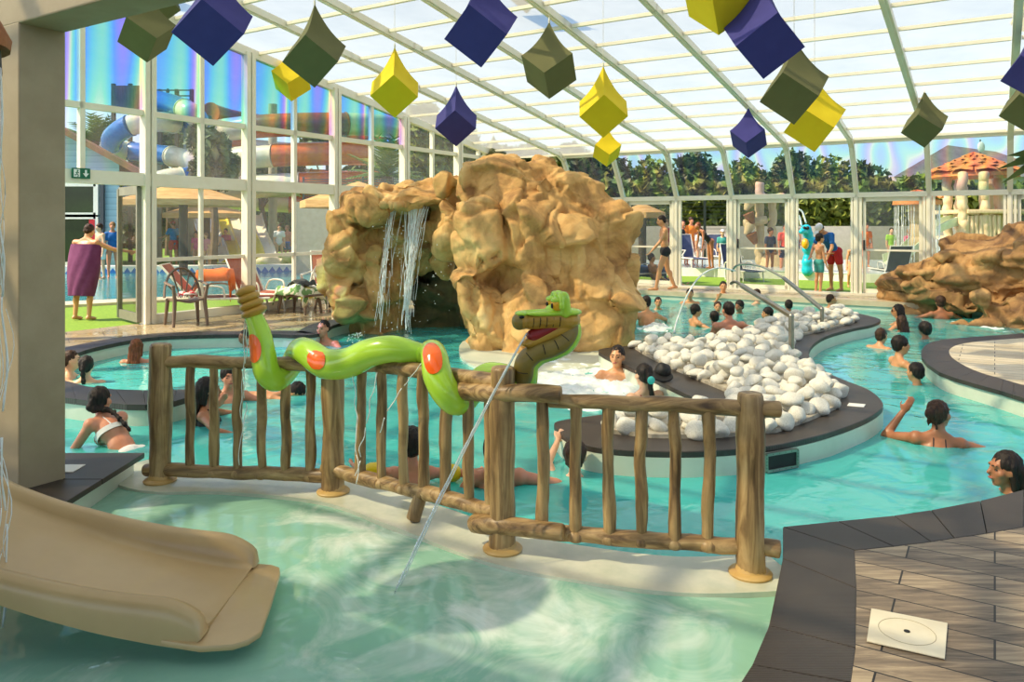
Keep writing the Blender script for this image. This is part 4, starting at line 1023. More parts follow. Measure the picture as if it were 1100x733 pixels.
            put('strap', m.mesh('s'), mat_)
        elif kind_ == 'cap':
            m.ball(h(0, -.018, .05), (.084 * hs, .1 * hs, .085 * hs), Hm, 16, 10); m.ball(h(0, .11, .05), (.062 * hs, .07 * hs, .01 * hs), Hm, 12, 6); put('cap', m.mesh('cap'), mat_, lab)
        elif kind_ == 'armband':
            for k in (-1, 1): m = MB(); m.tube([sh[k].lerp(el[k], q) for q in (.3, .42, .6, .8, .92)], [.05 * s, .072 * s, .08 * s, .072 * s, .05 * s], 16); put('armband', m.mesh('a'), mat_, lab)
        elif kind_ == 'towel':
            rows = []
            for j in range(12):
                q = j / 11; z = lerp(.40, -.50, q); rx = lerp(.205, .165, q) * w * (1 + .16 * math.sin(q * PI)); ry = lerp(.15, .15, q) * (1 + .2 * math.sin(q * PI)) * (1 + belly)
                rows.append([t(math.cos(a) * rx * (1 + .035 * math.sin(a * 7 + q * 5)), math.sin(a) * ry * (1 + .07 * math.sin(a * 9 + q * 9) * (.3 + q)), z) for a in [2 * PI * i / 40 for i in range(41)]])
            m.sheet(rows, .012); put('towel', m.mesh('t'), mat_, lab)
        elif kind_ == 'hairtie':
            m.ball(h(0, -.142, -.03), (.042 * hs, .03 * hs, .042 * hs)); put('hair_tie', m.mesh('t'), mat_, lab)
        elif kind_ == 'glasses':
            for k in (-1, 1): m.ball(h(.034 * k, .09, .002), (.026 * hs, .008 * hs, .02 * hs), Hm, 10, 6)
            m.tube([h(-.075, .0, .006), h(-.06, .085, .006), h(.06, .085, .006), h(.075, 0, .006)], .004 * hs, 6); put('sunglasses', m.mesh('g'), mat_, lab)
    return root
def swim(px, py, wl, *a, **k):
    Y = G(px, wl, WZ).y; return D(px, py, Y)
TRAIL = dict(ll=((-.08, -.5, -.8), (0, -.7, -.7)), rl=((.08, -.3, -.9), (0, -.6, -.8)))
FLOAT_ARMS = dict(la=((-.8, .5, -.35), (-.3, .9, -.2)), ra=((.8, .5, -.35), (.3, .9, -.2)))
kBLK = cloth('black swim fabric', 24, 24, 28); kNAVY = cloth('navy swim fabric', 28, 36, 74); kWHT = cloth('white swim fabric', 226, 224, 218); kYEL = cloth('yellow plastic', 238, 204, 20, .35); kRED = cloth('red swim fabric', 196, 30, 30)
kBLU = cloth('royal blue shirt', 20, 96, 166); kPUR = cloth('plum towel', 106, 44, 88, .9); kTEAL = cloth('teal swim fabric', 60, 150, 140); kPINK = cloth('pink cloth', 226, 90, 130); kORA = cloth('orange towel', 232, 106, 20, .9); kMAR = cloth('maroon swim fabric', 128, 20, 42); kTURQ = cloth('turquoise scrunchie', 70, 190, 180)
def S(label, px, py, wl, yaw, **k):
    kw = dict(TRAIL); kw.update(FLOAT_ARMS); kw.update(k); return person(label, swim(px, py, wl), yaw, **kw)
S('woman with slicked wet hair in profile at the right edge beside the dark coping', 1079, 504, 530, 88, H=1.66, skin='brown', hair=('wet', 'black'), vox=.010, female=True, clothes=[('suit', kBLK)], w=1.05, lean=8)
S('woman with dark bun seen from behind in the river, one elbow raised', 1009, 445, 477, -18, H=1.64, skin='brown', hair=('bun', 'brown'), vox=.010, female=True, lean=12, side=5, head=(-42, -6, 0), clothes=[('bikini', kBLK)], hands=True, la=((-.72, .62, -.16), (.42, .1, .62)), ra=((.9, .35, -.25), (.85, .4, -.3)))
S('dark haired boy swimming away, right behind the woman with the bun', 983, 400, 413, 24, H=1.4, skin='tan', hair=('short', 'black'), hf=1.15, w=.9, face=False)
S('young man in profile looking right in the middle of the river line', 968, 371, 393, -92, H=1.66, skin='tan', hair=('full', 'black'), w=.95)
S('boy with short cropped hair near the island bend in the river', 947, 361, 373, -55, H=1.5, skin='tan', hair=('crop', 'brown'), hf=1.1, w=.95, lean=30)
S('swimmer with round dark curly hair facing away near the round deck', 993, 354, 364, 10, H=1.6, skin='brown', hair=('afro', 'black'), face=False)
S('woman with sunglasses and black hair in front of the boulder bank', 964, 334, 352, 62, H=1.64, skin='tan', hair=('long', 'black'), female=True, clothes=[('glasses', mDARK)])
S('swimmer with long brown hair seen from behind below the sunglasses woman', 968, 346, 356, 5, H=1.6, skin='tan', hair=('long', 'brown'), face=False)
S('man seen from behind leaning towards the wet boulder bank', 1010, 325, 342, -10, H=1.74, skin='brown', hair=('full', 'brown'), face=False, lean=10)
S('dark haired man with bare back just right of the rock', 694, 325, 349, 8, H=1.74, skin='tan', hair=('short', 'black'), face=False)
S('boy facing the camera beside the rock, only head above water', 707, 325, 333, 175, H=1.6, skin='tan', hair=('short', 'black'))
S('young man facing the camera near the far pool edge behind the jet', 741, 316, 326, 165, H=1.7, skin='tan', hair=('short', 'black'))
S('boy in profile facing right beside the splashing jet', 748, 334, 350, -80, H=1.55, skin='tan', hair=('full', 'black'))
S('man holding a hand to his mouth near the far pool edge', 777, 308, 324, 170, H=1.75, skin='tan', hair=('short', 'black'), ra=((.3, .45, -.8), (-.5, .35, .9)))
S('round dark head turned away left of the broad backed man', 767, 341, 349, 5, H=1.55, skin='brown', hair=('full', 'black'), face=False)
S('small face peeking out behind the broad backed man', 771, 330, 338, 170, H=1.45, skin='tan', hair=('short', 'brown'), hf=1.1)
S('broad backed man leaning his arm on the coping of the white stone island', 782, 333, 366, 14, H=1.84, skin='red', hair=('short', 'black'), w=1.22, face=False, vox=.013, ll=((-.06, .25, -1), (0, .1, -1)), rl=((.06, .35, -1), (0, .1, -1)), ra=((.9, .2, -.3), (.95, .25, .05)), la=((-.3, .3, -.9), (-.1, .6, -.7)))
S('dark haired swimmer looking left behind the broad backed man', 794, 329, 337, 130, H=1.6, skin='brown', hair=('full', 'black'))
S('dark haired swimmer in profile facing left by the handrail post', 824, 337, 346, 92, H=1.6, skin='tan', hair=('full', 'black'))
S('dark head seen from behind between the two handrails', 847, 328, 338, 0, H=1.6, skin='brown', hair=('short', 'black'), face=False)
S('young man in profile facing right beyond the far tip of the stones', 893, 322, 333, -95, H=1.65, skin='tan', hair=('crop', 'brown'))
S('swimmer resting by the far edge behind the handrail curve', 812, 316, 326, 50, H=1.65, skin='fair', hair=('short', 'brown'), face=False, lean=25)
S('smiling man lying in the foaming whirlpool beside the island bench', 663, 383, 408, 158, H=1.78, skin='tan', hair=('short', 'black'), vox=.011, lean=-22, ra=((.75, .2, -.5), (.4, .8, -.2)), la=((-.6, .1, -.5), (-.5, .7, -.2)), ll=((-.2, .95, .22), (0, .8, -.55)), rl=((.15, .98, .1), (0, .9, -.4)), hands=True)
S('woman with a turquoise scrunchie and ponytail, back to camera in the whirlpool', 691, 403, 432, 24, H=1.66, skin='fair', hair=('ponytail', 'black'), vox=.011, female=True, face=False, clothes=[('suit', kMAR), ('hairtie', kTURQ, 'turquoise scrunchie')], ll=((-.06, .25, -1), (0, .1, -1)), rl=((.06, .35, -1), (0, .1, -1)))
S('woman with a dark braid and yellow strap by the left crescent wall', 93, 393, 411, 12, H=1.62, skin='fair', hair=('braid', 'black'), female=True, face=False, clothes=[('bikini', kYEL)])
S('woman in profile beside the braided woman next to the column', 77, 387, 407, -70, H=1.64, skin='fair', hair=('short', 'brown'))
S('auburn haired swimmer seen from behind in the left pool', 147, 373, 389, 5, H=1.55, skin='red', hair=('long', 'auburn'), face=False)
S('girl in a white bikini leaning on one arm by the left platform', 108, 430, 474, 62, H=1.5, skin='red', hair=('braid', 'black'), vox=.011, female=True, face=False, lean=50, head=(-70, 0, 0), hf=1.08, w=.92, la=((-.3, .5, -.9), (0, .2, -1)), ra=((.4, .3, -.8), (.1, .3, -1)), ll=((-.05, -1, -.05), (0, -1, -.1)), rl=((.05, -1, -.05), (0, -1, -.1)), clothes=[('bikini', kWHT), ('briefs', kWHT)])
S('girl with long wet black hair in profile behind the left fence balusters', 224, 419, 455, -75, H=1.5, skin='brown', hair=('long', 'black'), vox=.011, female=True, hf=1.08, w=.92, clothes=[('suit', kBLK)])
S('swimmer with a hand at the chin behind the girl with long hair', 246, 405, 432, -150, H=1.6, skin='red', hair=('full', 'black'), clothes=[('shorts', cloth('blue swim fabric', 40, 150, 200))], ra=((.3, .4, -.8), (-.5, .3, .85)))
S('small dark haired child behind the snake tail', 262, 362, 373, 150, H=1.15, skin='brown', hair=('short', 'black'), hf=1.25)
S('man with short dark hair looking left, bare shoulders, before the stone deck', 347, 353, 371, 160, H=1.78, skin='red', hair=('crop', 'black'), w=1.1, vox=.012)
S('boy with yellow armbands seen through the fence balusters', 443, 477, 519, 2, H=1.34, skin='red', hair=('full', 'black'), hf=1.2, w=.95, vox=.011, face=False, clothes=[('armband', kYEL, 'yellow inflatable armband'), ('shorts', kRED)], la=((-.85, .2, .02), (-.4, .8, -.1)), ra=((.85, .2, -.08), (.4, .8, -.2)))
S('swimmer hidden behind the centre fence post, one arm stretched right', 533, 478, 520, 5, H=1.62, skin='red', hair=('long', 'black'), vox=.011, face=False, ra=((.95, .15, -.25), (.8, .2, -.5)), la=((-.6, .1, -.8), (-.2, .4, -.8)))
S('boy holding on to the island coping seen through the fence', 618, 490, 510, -12, H=1.45, skin='fair', hair=('full', 'brown'), hf=1.1, vox=.011, face=False, la=((-.3, .75, .3), (.2, .8, .5)), ra=((.95, .3, -.1), (-.45, .5, .6)), clothes=[('shorts', kNAVY)], ll=((-.06, -.1, -1), (0, .1, -1)), rl=((.06, -.05, -1), (0, .1, -1)))
S('swimmer gliding face down just under the water behind the fence', 318, 422, 424, -88, H=1.6, skin='tan', hair=('short', 'black'), face=False, lean=84, head=(0, 60, 0), clothes=[('shorts', kRED)], la=((-.3, 1, -.1), (0, 1, -.1)), ra=((.3, 1, -.1), (0, 1, -.1)), ll=((-.1, -1, -.05), (0, -1, -.1)), rl=((.1, -1, -.05), (0, -1, -.1)))
# people on foot
def stand(label, px, py, yaw, z=0.0, **k):
    p = G(px, py, z); return person(label, None, yaw, feet=p, **k)
ARMD = dict(la=((-.16, .02, -1), (-.05, .2, -1)), ra=((.16, .02, -1), (.05, .2, -1)))
stand('barefoot woman wrapped in a plum towel standing in the open door', 90, 344, -12, -.02, H=1.64, skin='tan', hair=('short', 'brown'), w=1.3, belly=.03, vox=.014, face=False, head=(0, 18, 0), lean=8, ra=((.75, .6, -.45), (.6, .75, -.15)), la=((-.4, .3, -.9), (.2, .9, -.2)), clothes=[('towel', kPUR, 'plum towel wrapped around the body')])
stand('bearded man in black swim briefs walking left along the far pool edge', 712, 312, 90, 0, H=1.86, skin='tan', hair=('short', 'black'), vox=.013, head=(0, 14, 0), lean=3, la=((-.1, .45, -.9), (0, .7, -.75)), ra=((.2, -.15, -1), (.05, .1, -1)), ll=((-.02, .34, -1), (0, .2, -1)), rl=((.02, -.2, -1), (0, -.42, -1)), clothes=[('briefs', kBLK)])
stand('boy in teal shorts standing in profile before the lifeguard', 880, 315, -80, 0, H=1.36, skin='tan', hair=('full', 'black'), hf=1.18, vox=.014, la=((-.1, .6, -.7), (.1, .9, .0)), ra=((.15, .1, -1), (.05, .3, -1)), clothes=[('shorts', kTEAL)])
stand('lifeguard in royal blue shirt, red shorts and white cap bending over the boy', 897, 313, 118, -.02, H=1.84, skin='tan', hair=('short', 'brown'), vox=.014, lean=38, head=(0, 55, 0), la=((-.25, .25, -1), (.1, .5, -.9)), ra=((.25, .4, -1), (-.2, .6, -.7)), ll=((-.1, -.14, -1), (0, -.05, -1)), rl=((.12, -.14, -1), (0, -.05, -1)), clothes=[('tshirt', kBLU), ('shorts', kRED), ('cap', kWHT)])
stand('child in green cap and grey swimsuit crouching beside the lifeguard', 916, 309, 165, -.02, H=1.3, skin='tan', hair=('short', 'black'), hf=1.18, vox=.015, lean=30, head=(0, 25, 0), ll=((-.15, .5, -.8), (0, -.5, -.9)), rl=((.15, .3, -.9), (0, -.4, -.9)), clothes=[('suit', cloth('grey swim fabric', 90, 96, 110)), ('cap', cloth('green swim cap', 60, 110, 50))])
stand('lifeguard in blue shirt, red shorts and red cap beyond the gable glazing', 186, 286, 60, -.02, H=1.78, skin='tan', hair=('short', 'brown'), vox=.018, la=((-.2, .5, -.8), (0, .9, -.2)), ra=((.2, .2, -1), (0, .7, -.6)), clothes=[('tshirt', cloth('sky blue shirt', 30, 140, 214)), ('shorts', kRED), ('cap', kRED)])
for i, (px, py, yaw, H, sk, lab, cl) in enumerate((
    (226, 280, 190, 1.78, 'tan', 'bare chested adult towering over the children below the yellow slide', []),
    (216, 284, 170, 1.2, 'tan', 'small child left of the group below the yellow slide', [('shorts', kPINK)]),
    (233, 285, 190, 1.4, 'fair', 'child in dark shorts in front of the yellow slide', [('shorts', kBLK)]),
    (243, 284, 175, 1.45, 'red', 'child in a pink dress at the right of the slide group', [('tshirt', kPINK), ('shorts', kPINK)]),
    (211, 286, 185, 1.35, 'red', 'child in a magenta shirt beside the dark parasol pole', [('tshirt', cloth('magenta shirt', 214, 60, 130))]),
    (222, 287, 160, 1.3, 'fair', 'child in a dusty pink shirt in the middle of the slide group', [('tshirt', cloth('dusty pink shirt', 206, 130, 140))]),
    (161, 284, 250, 1.7, 'red', 'swimmer in a white cap facing the lifeguard beyond the glass', [('cap', kWHT), ('shorts', kRED)]),
    (300, 284, 200, 1.65, 'fair', 'adult in a white shirt beyond the sliding door', [('tshirt', kWHT)]),
    (309, 283, 160, 1.6, 'red', 'sunburnt person beside the white shirted adult', [('shorts', kBLU)]),
    (332, 280, 180, 1.2, 'tan', 'child in a blue shirt by the yellow edged pool', [('tshirt', cloth('bright blue shirt', 40, 120, 220))]),
    (108, 300, 150, 1.66, 'fair', 'person in white shorts at the outdoor pool beyond the open door', [('shorts', kWHT)]),
    (121, 299, 200, 1.7, 'red', 'person in a blue shirt at the outdoor pool behind the door leaf', [('tshirt', kBLU)]),
    (763, 289, 100, 1.6, 'brown', 'woman with orange hair bending over by the kids pool', [('suit', kBLK)]),
    (742, 285, 190, 1.62, 'red', 'person in orange by the blue lounger beyond the far bay', [('tshirt', cloth('orange shirt', 240, 130, 40))]),
    (776, 290, 170, 1.2, 'fair', 'child with white hat and green shirt by the kids pool', [('tshirt', kTEAL), ('cap', kWHT)]),
    (843, 297, 185, 1.66, 'red', 'person in a coral shirt behind the glass by the water play tree', [('tshirt', cloth('coral shirt', 240, 84, 74)), ('shorts', kNAVY)]),
    (827, 296, 200, 1.5, 'brown', 'person in dark clothes beside the coral shirted person', [('tshirt', kNAVY)]),
    (976, 280, 180, 1.2, 'brown', 'child bathing before the low wall left of the slide', [('tshirt', kPINK)]),
    (957, 280, 175, 1.25, 'fair', 'child in green bathing behind the dark lounger', [('tshirt', cloth('lime shirt', 150, 200, 60))]),
    (752, 287, 190, 1.25, 'fair', 'child in a white shirt beside the slate blue lounger', [('tshirt', kWHT)]),
    (786, 287, 175, 1.3, 'tan', 'child in a pink shirt at the left of the water play tree', [('tshirt', kPINK)]),
    (854, 285, 190, 1.5, 'tan', 'bather in dark shorts left of the turquoise water toy', [('shorts', kNAVY)]),
    (930, 287, 180, 1.4, 'red', 'child in orange between the crouching child and the dark lounger', [('tshirt', kORA)]),
    (716, 281, 170, 1.5, 'fair', 'bather in a red top behind the walking man', [('tshirt', kRED)]),
    (733, 283, 185, 1.5, 'red', 'bather in a black top left of the person in orange', [('suit', kBLK)]))):
    kb_ = px > 650 and py < 291
    stand(lab, px, max(py, 285) if kb_ else py, yaw, .236 if kb_ else -.02, H=H, skin=sk, hair=('full' if i % 3 else 'short', 'auburn' if 'orange hair' in lab else ['black', 'brown', 'fair'][i % 3]), vox=.024, face=False, hf=1.0 if H > 1.5 else 1.15, clothes=cl, lean=45 if 'bending' in lab else 3, **ARMD)
print('T p40', round(time.time() - T0, 1))
# ============================================================ things on and beside the island and decks
mSTEEL = M('brushed stainless steel', C(150, 146, 134), C(176, 170, 156), rough=.28, metal=.9, scale=4)
def handrail(label, base, top, far, end):
    t_ = thing('handrail', label, 'handrail', base)
    pts = [base, V((base.x, base.y, top.z - .03)), top + (far - top).normalized() * .03] + [top.lerp(far, k / 5) for k in range(1, 6)] + end
    m_ = MB(); m_.tube([base, V((base.x, base.y, top.z))], .03, 14); m_.build('post', mSTEEL, t_, True)
    m_ = MB(); m_.capsule(top, far, .034, .034); m_.build('rail', mSTEEL, t_, True, angle=180)
    m_ = MB(); m_.tube(spline([far - (far - top).normalized() * .05] + end, 6), .019, 12); m_.build('rail_tip', mSTEEL, t_, True, angle=180)
    MB().lathe([(.06, 0), (.06, .012), (.03, .02), (.03, .03)], 18, base).build('base_plate', mSTEEL, t_, True, angle=50)
b1 = G(850, 386, 0); handrail('nearer stainless handrail sloping over the white stones', b1, V((b1.x, b1.y, .50)), D(797, 307, 10.3), [D(793, 304, 10.36), D(788, 303, 10.45), D(785, 305, 10.5)])
b2 = G(883, 352, 0); handrail('farther stainless handrail curving over the end of the white stones', b2, V((b2.x, b2.y, .28)), D(842, 299, 13.2), [D(822, 288, 13.6), D(806, 284, 13.9), D(792, 285, 14.1), D(786, 292, 14.2)])
# black hat, labels, outlet, lids
ht = thing('bucket_hat', 'black cap lying on the island bench behind the woman with the scrunchie', 'hat', G(712, 408, .0)); 
m_ = MB(); m_.ball((0, 0, .09), (.085, .095, .08), Matrix.Rotation(R(25), 3, 'Y'), 16, 10); me = remesh(m_.mesh('h'), .012, 2); 
for v in me.vertices: v.co += V((0, 0, .02 * noise.noise(v.co * 12)))
link('crown', me, mDARK, ht); MB().ball((-.02, -.05, .05), (.115, .12, .012), Matrix.Rotation(R(20), 3, 'X'), 18, 6).build('brim', mDARK, ht, angle=180)
def plate(name, label, cat, px, z, mat_, extra=None):
    q = gp(px, z); c = sum(q, V((0, 0, 0))) / 4; t_ = thing(name, label, cat, c)
    MB().prism(q, z, z + .006).build('plate', mat_, t_, True, bevel=.002); return t_, q
mCREAM = M('cream plastic', C(226, 214, 184), C(236, 226, 198), rough=.4)
lid, q = plate('skimmer_lid', 'cream square skimmer lid with a finger hole set in the plank deck', 'lid', [(936, 655), (1018, 671), (1015, 709), (931, 690)], .0, mCREAM)
c = sum(q, V((0, 0, .0))) / 4; MB().lathe([(.0, 0), (.011, 0), (.011, .003), (.0, .003)], 14, c + V((0, 0, .0055))).build('finger_hole', mDARK, lid, True)
ring = [c + V((math.cos(a) * .098, math.sin(a) * .098, .0065)) for a in [2 * PI * k / 40 for k in range(40)]]
MB().tube(ring, .0012, 4, closed=True).build('round_seam', M('seam grey', C(170, 156, 126), rough=.7), lid, True)  # thin grey ring for the lid's round joint
plate('depth_marker', 'small blank white marker tile on the island coping', 'marker', [(912, 433.5), (930, 435), (928, 438), (910, 436.5)], .0, M('white plate', C(236, 234, 224), rough=.4))
plate('sun_patch', 'white plate painted as a patch of sunlight on the dark platform beside the column', 'tile', [(70, 500), (92, 500), (78, 508), (57, 508)], .0, M('white plate', C(236, 234, 224), rough=.4))  # sunlight on the platform, built as a thin white plate
ov = thing('outlet_grille', 'square stainless outlet frame in the island wall above the waterline', 'grille', V((G(836, 478, 0).x, G(836, 478, 0).y, -.17)))
w0, w1 = G(820, 480, 0), G(853, 474.5, 0); oc = [V((w0.x, w0.y, -.05)), V((w1.x, w1.y, -.05)), V((w1.x, w1.y, -.165)), V((w0.x, w0.y, -.165))]; oc = [p + V((.012, -.03, 0)) for p in oc]
m_ = MB()
for i in range(4): m_.beam(oc[i], oc[(i + 1) % 4], .02, .02, V((0, -1, 0)))
m_.build('frame', mSTEEL, ov, True)
MB().add(oc + [p + V((0, .03, 0)) for p in oc], [(3, 2, 1, 0), (4, 5, 6, 7)]).build('opening', mDARK, ov, True, smooth=False)
for i in range(4):
    for k in range(5): MB().ball(oc[i].lerp(oc[(i + 1) % 4], k / 5) + V((0, -.012, 0)), .003, nu=6, nv=4).build('screw', mDARK, ov, True)
# exit sign on the gable rail
sg = AB(GA + .1, 6.15, 2.3); ex = thing('exit_sign', 'small green emergency exit sign on the gable rail above the open door', 'sign', sg)
mGRN = M('green sign face', C(0, 104, 74), C(4, 112, 80), rough=.4); mSW = M('white sign mark', C(240, 246, 240), rough=.4)
def gb(u, v, d=0.0): return AB(GA + .11 + d, 6.15 + u, 2.3 + v)
MB().add([gb(-.13, -.075), gb(.13, -.075), gb(.13, .075), gb(-.13, .075), gb(-.13, -.075, -.02), gb(.13, -.075, -.02), gb(.13, .075, -.02), gb(-.13, .075, -.02)], [(0, 1, 2, 3), (7, 6, 5, 4), (0, 4, 5, 1), (1, 5, 6, 2), (2, 6, 7, 3), (3, 7, 4, 0)]).build('panel', mGRN, ex, True, smooth=False)
m_ = MB(); poly = [(.02, .0), (.05, .0), (.05, .05), (.08, .05), (.08, .0), (.11, .0), (.065, -.055)]; m_.add([gb(u, v, .003) for u, v in poly], [tuple(range(7))]); m_.build('down_arrow', mSW, ex, True, smooth=False)
m_ = MB(); m_.add([gb(u, v, .003) for u, v in ((-.11, -.055), (-.02, -.055), (-.02, .055), (-.11, .055))], [(0, 1, 2, 3)]); m_.build('door_mark', mSW, ex, True, smooth=False)
m_ = MB()
m_.ball(gb(-.055, .035, .005), .011, nu=8, nv=6)
for (a, b) in (((-.058, .02), (-.066, -.012)), ((-.066, -.012), (-.045, -.03)), ((-.045, -.03), (-.05, -.05)), ((-.066, -.012), (-.085, -.03)), ((-.085, -.03), (-.1, -.028)), ((-.058, .016), (-.038, .002)), ((-.06, .016), (-.08, .004))): m_.capsule(gb(*a, .005), gb(*b, .005), .005, .005, 6)
m_.build('running_figure', mGRN, ex, True)
# whirlpool foam
def foam_patch(name, label, pts, z, amp, seed, mat_):
    me = water_mesh(pts, z, .05, 0, seed)
    xs_ = [p[0] for p in pts]; ys_ = [p[1] for p in pts]; cx_, cy_ = sum(xs_) / len(xs_), sum(ys_) / len(ys_)
    for v in me.vertices:
        n_ = noise.noise(V((v.co.x * 6, v.co.y * 6, seed))) * .5 + abs(noise.noise(V((v.co.x * 14, v.co.y * 14, seed)))) + .35 * noise.noise(V((v.co.x * 28, v.co.y * 28, seed)))
        e = min((V((v.co.x, v.co.y, 0)) - V((p[0], p[1], 0))).length for p in pts); v.co.z = z - .02 + min(1, e / .25) * (.02 + amp * max(0, n_))
    o = link(name, me, mat_); tag(o, label, 'foam', kind='stuff'); return o
mFOAM = M('white bubbling foam', C(226, 238, 232), C(250, 252, 248), rough=.5, scale=20)
foam_patch('whirlpool_foam', 'white bubbling foam of the whirlpool between rock and island bench', spline(gp([(566, 394), (590, 384), (628, 382), (652, 388), (690, 408), (728, 428), (690, 440), (640, 444), (590, 440), (560, 420)], WZ), 3, True), WZ, .07, 4, mFOAM)
foam_patch('jet_splash', 'small white splash where the far jet meets the water', spline(gp([(684, 352), (700, 346), (722, 350), (716, 357), (694, 357)], WZ), 3, True), WZ, .12, 6, mFOAM)
foam_patch('bank_foam', 'white foam line where water runs off the boulder bank', spline(gp([(1020, 344), (1060, 349), (1092, 357), (1092, 360), (1056, 353), (1020, 347)], WZ), 3, True), WZ, .05, 7, mFOAM)
# low white ledge round the rock foot
lg = MB().prism([V((p.x, p.y, 0)) for p in spline(gp([(494, 384), (520, 400), (570, 404), (640, 396), (672, 388), (660, 372), (580, 366), (505, 366)], WZ), 4, True)], -.7, -.15).build('wall_rock_ledge', mPOOLWALL, None, angle=50); lg['kind'] = 'structure'
m_ = MB(); P0 = D(790, 291, 13.6); 
pts = spline([P0, D(770, 288, 13.3), D(752, 297, 13.1), D(738, 318, 13.0), D(727, 345, 12.95), G(724, 358, WZ)], 5); m_.tube(pts, [lerp(.012, .016, i / len(pts)) for i in range(len(pts))], 7)
o = m_.build('water_jet', mSPRAY, None, angle=180); tag(o, 'white water jet arching from the handrails down to the far splash', 'water jet', kind='stuff')
# dripping mushroom shower in the top left corner
ms = thing('mushroom_shower', 'brown mushroom shower canopy dripping water at the top left corner', 'shower', V((-2.42, 3.1, -.15)))
mTERR = M('terracotta thatch', C(150, 92, 56), C(180, 118, 76), rough=.8, scale=8, bump=.4, bscale=20)
mc = V((-2.42, 3.1, 0)); zc = D(0, 40, 3.1).z
MB().lathe([(.0, .32), (.1, .3), (.22, .22), (.31, .1), (.35, .02), (.345, -.02), (.32, -.01)], 26, mc + V((0, 0, zc + .0))).build('canopy', mTERR, ms, True, angle=60)
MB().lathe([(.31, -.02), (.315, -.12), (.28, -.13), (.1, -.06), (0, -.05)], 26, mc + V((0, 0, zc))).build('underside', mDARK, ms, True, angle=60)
m_ = MB(); log_(m_, [mc + V((0, 0, -.15)), mc + V((0, 0, zc))], .07, 9, 16, .01); m_.build('trunk', mWOODV, ms, True, angle=60)
m_ = MB(); rnd = random.Random(3)
for i in range(26):
    a = rnd.uniform(-1.2, .4); p = mc + V((math.cos(a) * .315, math.sin(a) * .315, zc - .1)); q = V((p.x + .02, p.y, -.12)); stream(m_, p, q, rnd.uniform(.002, .006), rnd, 0, .05, 44, 1)
o = m_.build('shower_water', mSPRAY, None, angle=180); tag(o, 'thin water strings falling from the mushroom shower canopy', 'water strings', kind='stuff')
# ============================================================ chairs and tables by the gable
def fan_chair(label, at_, yaw, mat_, sc_=1.0, group=None):
    t_ = thing('plastic_chair', label, 'chair', at_, R(yaw), group); t_.scale = (sc_,) * 3
    m_ = MB(); m_.sheet([[V((lerp(-.23, .23, i / 6) * (1 - .1 * j / 5), lerp(-.22, .22, j / 5), .40 + .02 * math.cos(i / 6 * 2 * PI) - .01 * (j == 0))) for i in range(7)] for j in range(6)], .03); m_.build('seat', mat_, t_, angle=60)
    for sx in (-1, 1):
        for sy in (-1, 1):
            m_ = MB(); m_.tube([V((.25 * sx, .25 * sy, 0)), V((.23 * sx, .22 * sy, .25)), V((.22 * sx, .2 * sy, .4))] + ([V((.25 * sx, .24, .62))] if sy > 0 else []), [.022, .028, .03] + ([.022] if sy > 0 else []), 10); m_.build('leg', mat_, t_, angle=60)
        m_ = MB(); m_.tube(spline([V((.25 * sx, .26, .62)), V((.27 * sx, .05, .64)), V((.26 * sx, -.2, .66))], 5), .028, 8, flat=.55); m_.build('armrest', mat_, t_, angle=60)
    m_ = MB(); arc_ = [V((math.cos(a) * .27, -.2 - .12 * math.sin(a), .42 + .45 * math.sin(a))) for a in [PI * k / 16 for k in range(17)]]; m_.tube(arc_, .032, 8, flat=.6); m_.build('back_rim', mat_, t_, angle=60)
    for k in range(5):
        a = PI * (k + 1) / 6; e = V((math.cos(a) * .26, -.2 - .12 * math.sin(a), .42 + .44 * math.sin(a))); m_ = MB(); m_.tube([V((.07 * math.cos(a), -.2, .41)), e], [.018, .036], 8, flat=.35); m_.build('back_slat', mat_, t_, angle=60)
    return t_
mBRPL = M('brown moulded plastic', C(112, 92, 76), C(128, 106, 88), rough=.45); mWHPL = M('white moulded plastic', C(226, 220, 206), C(238, 234, 222), rough=.4)
fan_chair('brown plastic fan back armchair on the stone deck against the gable glazing', G(200, 349), -142, mBRPL)
fan_chair('white plastic fan back armchair behind the towel covered table by the rock', G(343, 330), 170, mWHPL)
def low_table(label, at_, yaw, w_, d_, h_):
    t_ = thing('low_table', label, 'table', at_, R(yaw)); 
    m_ = MB(); m_.box((-w_ / 2, -d_ / 2, h_ - .04), (w_ / 2, d_ / 2, h_)); m_.build('table_top', mBRPL, t_, bevel=.012)
    for sx in (-1, 1):
        for sy in (-1, 1): m_ = MB(); m_.tube([V(((w_ / 2 - .04) * sx, (d_ / 2 - .05) * sy, 0)), V(((w_ / 2 - .08) * sx, (d_ / 2 - .08) * sy, h_ - .03))], [.022, .035], 8); m_.build('leg', mBRPL, t_)
    return t_
low_table('brown low plastic table under a rumpled towel beside the rock', G(322, 336), -28, .72, .5, .34); low_table('second brown low table tucked against the rock', G(358, 332), -28, .6, .5, .34)
def m_towel():
    t = NT('striped towel'); p = t.pbsdf(Roughness=.95); co_ = t.coords('Object'); wv = t.n('ShaderNodeTexNoise'); wv.inputs['Scale'].default_value = 7; t.l(co_, 'Vector', wv, 'Vector')
    r = t.ramp(wv, 'Fac', [(.4, C(120, 160, 100)), (.47, C(236, 232, 206)), (.55, C(240, 236, 214)), (.62, C(214, 196, 80))], 'CONSTANT'); t.l(r, 'Color', p, 'Base Color'); return t.m
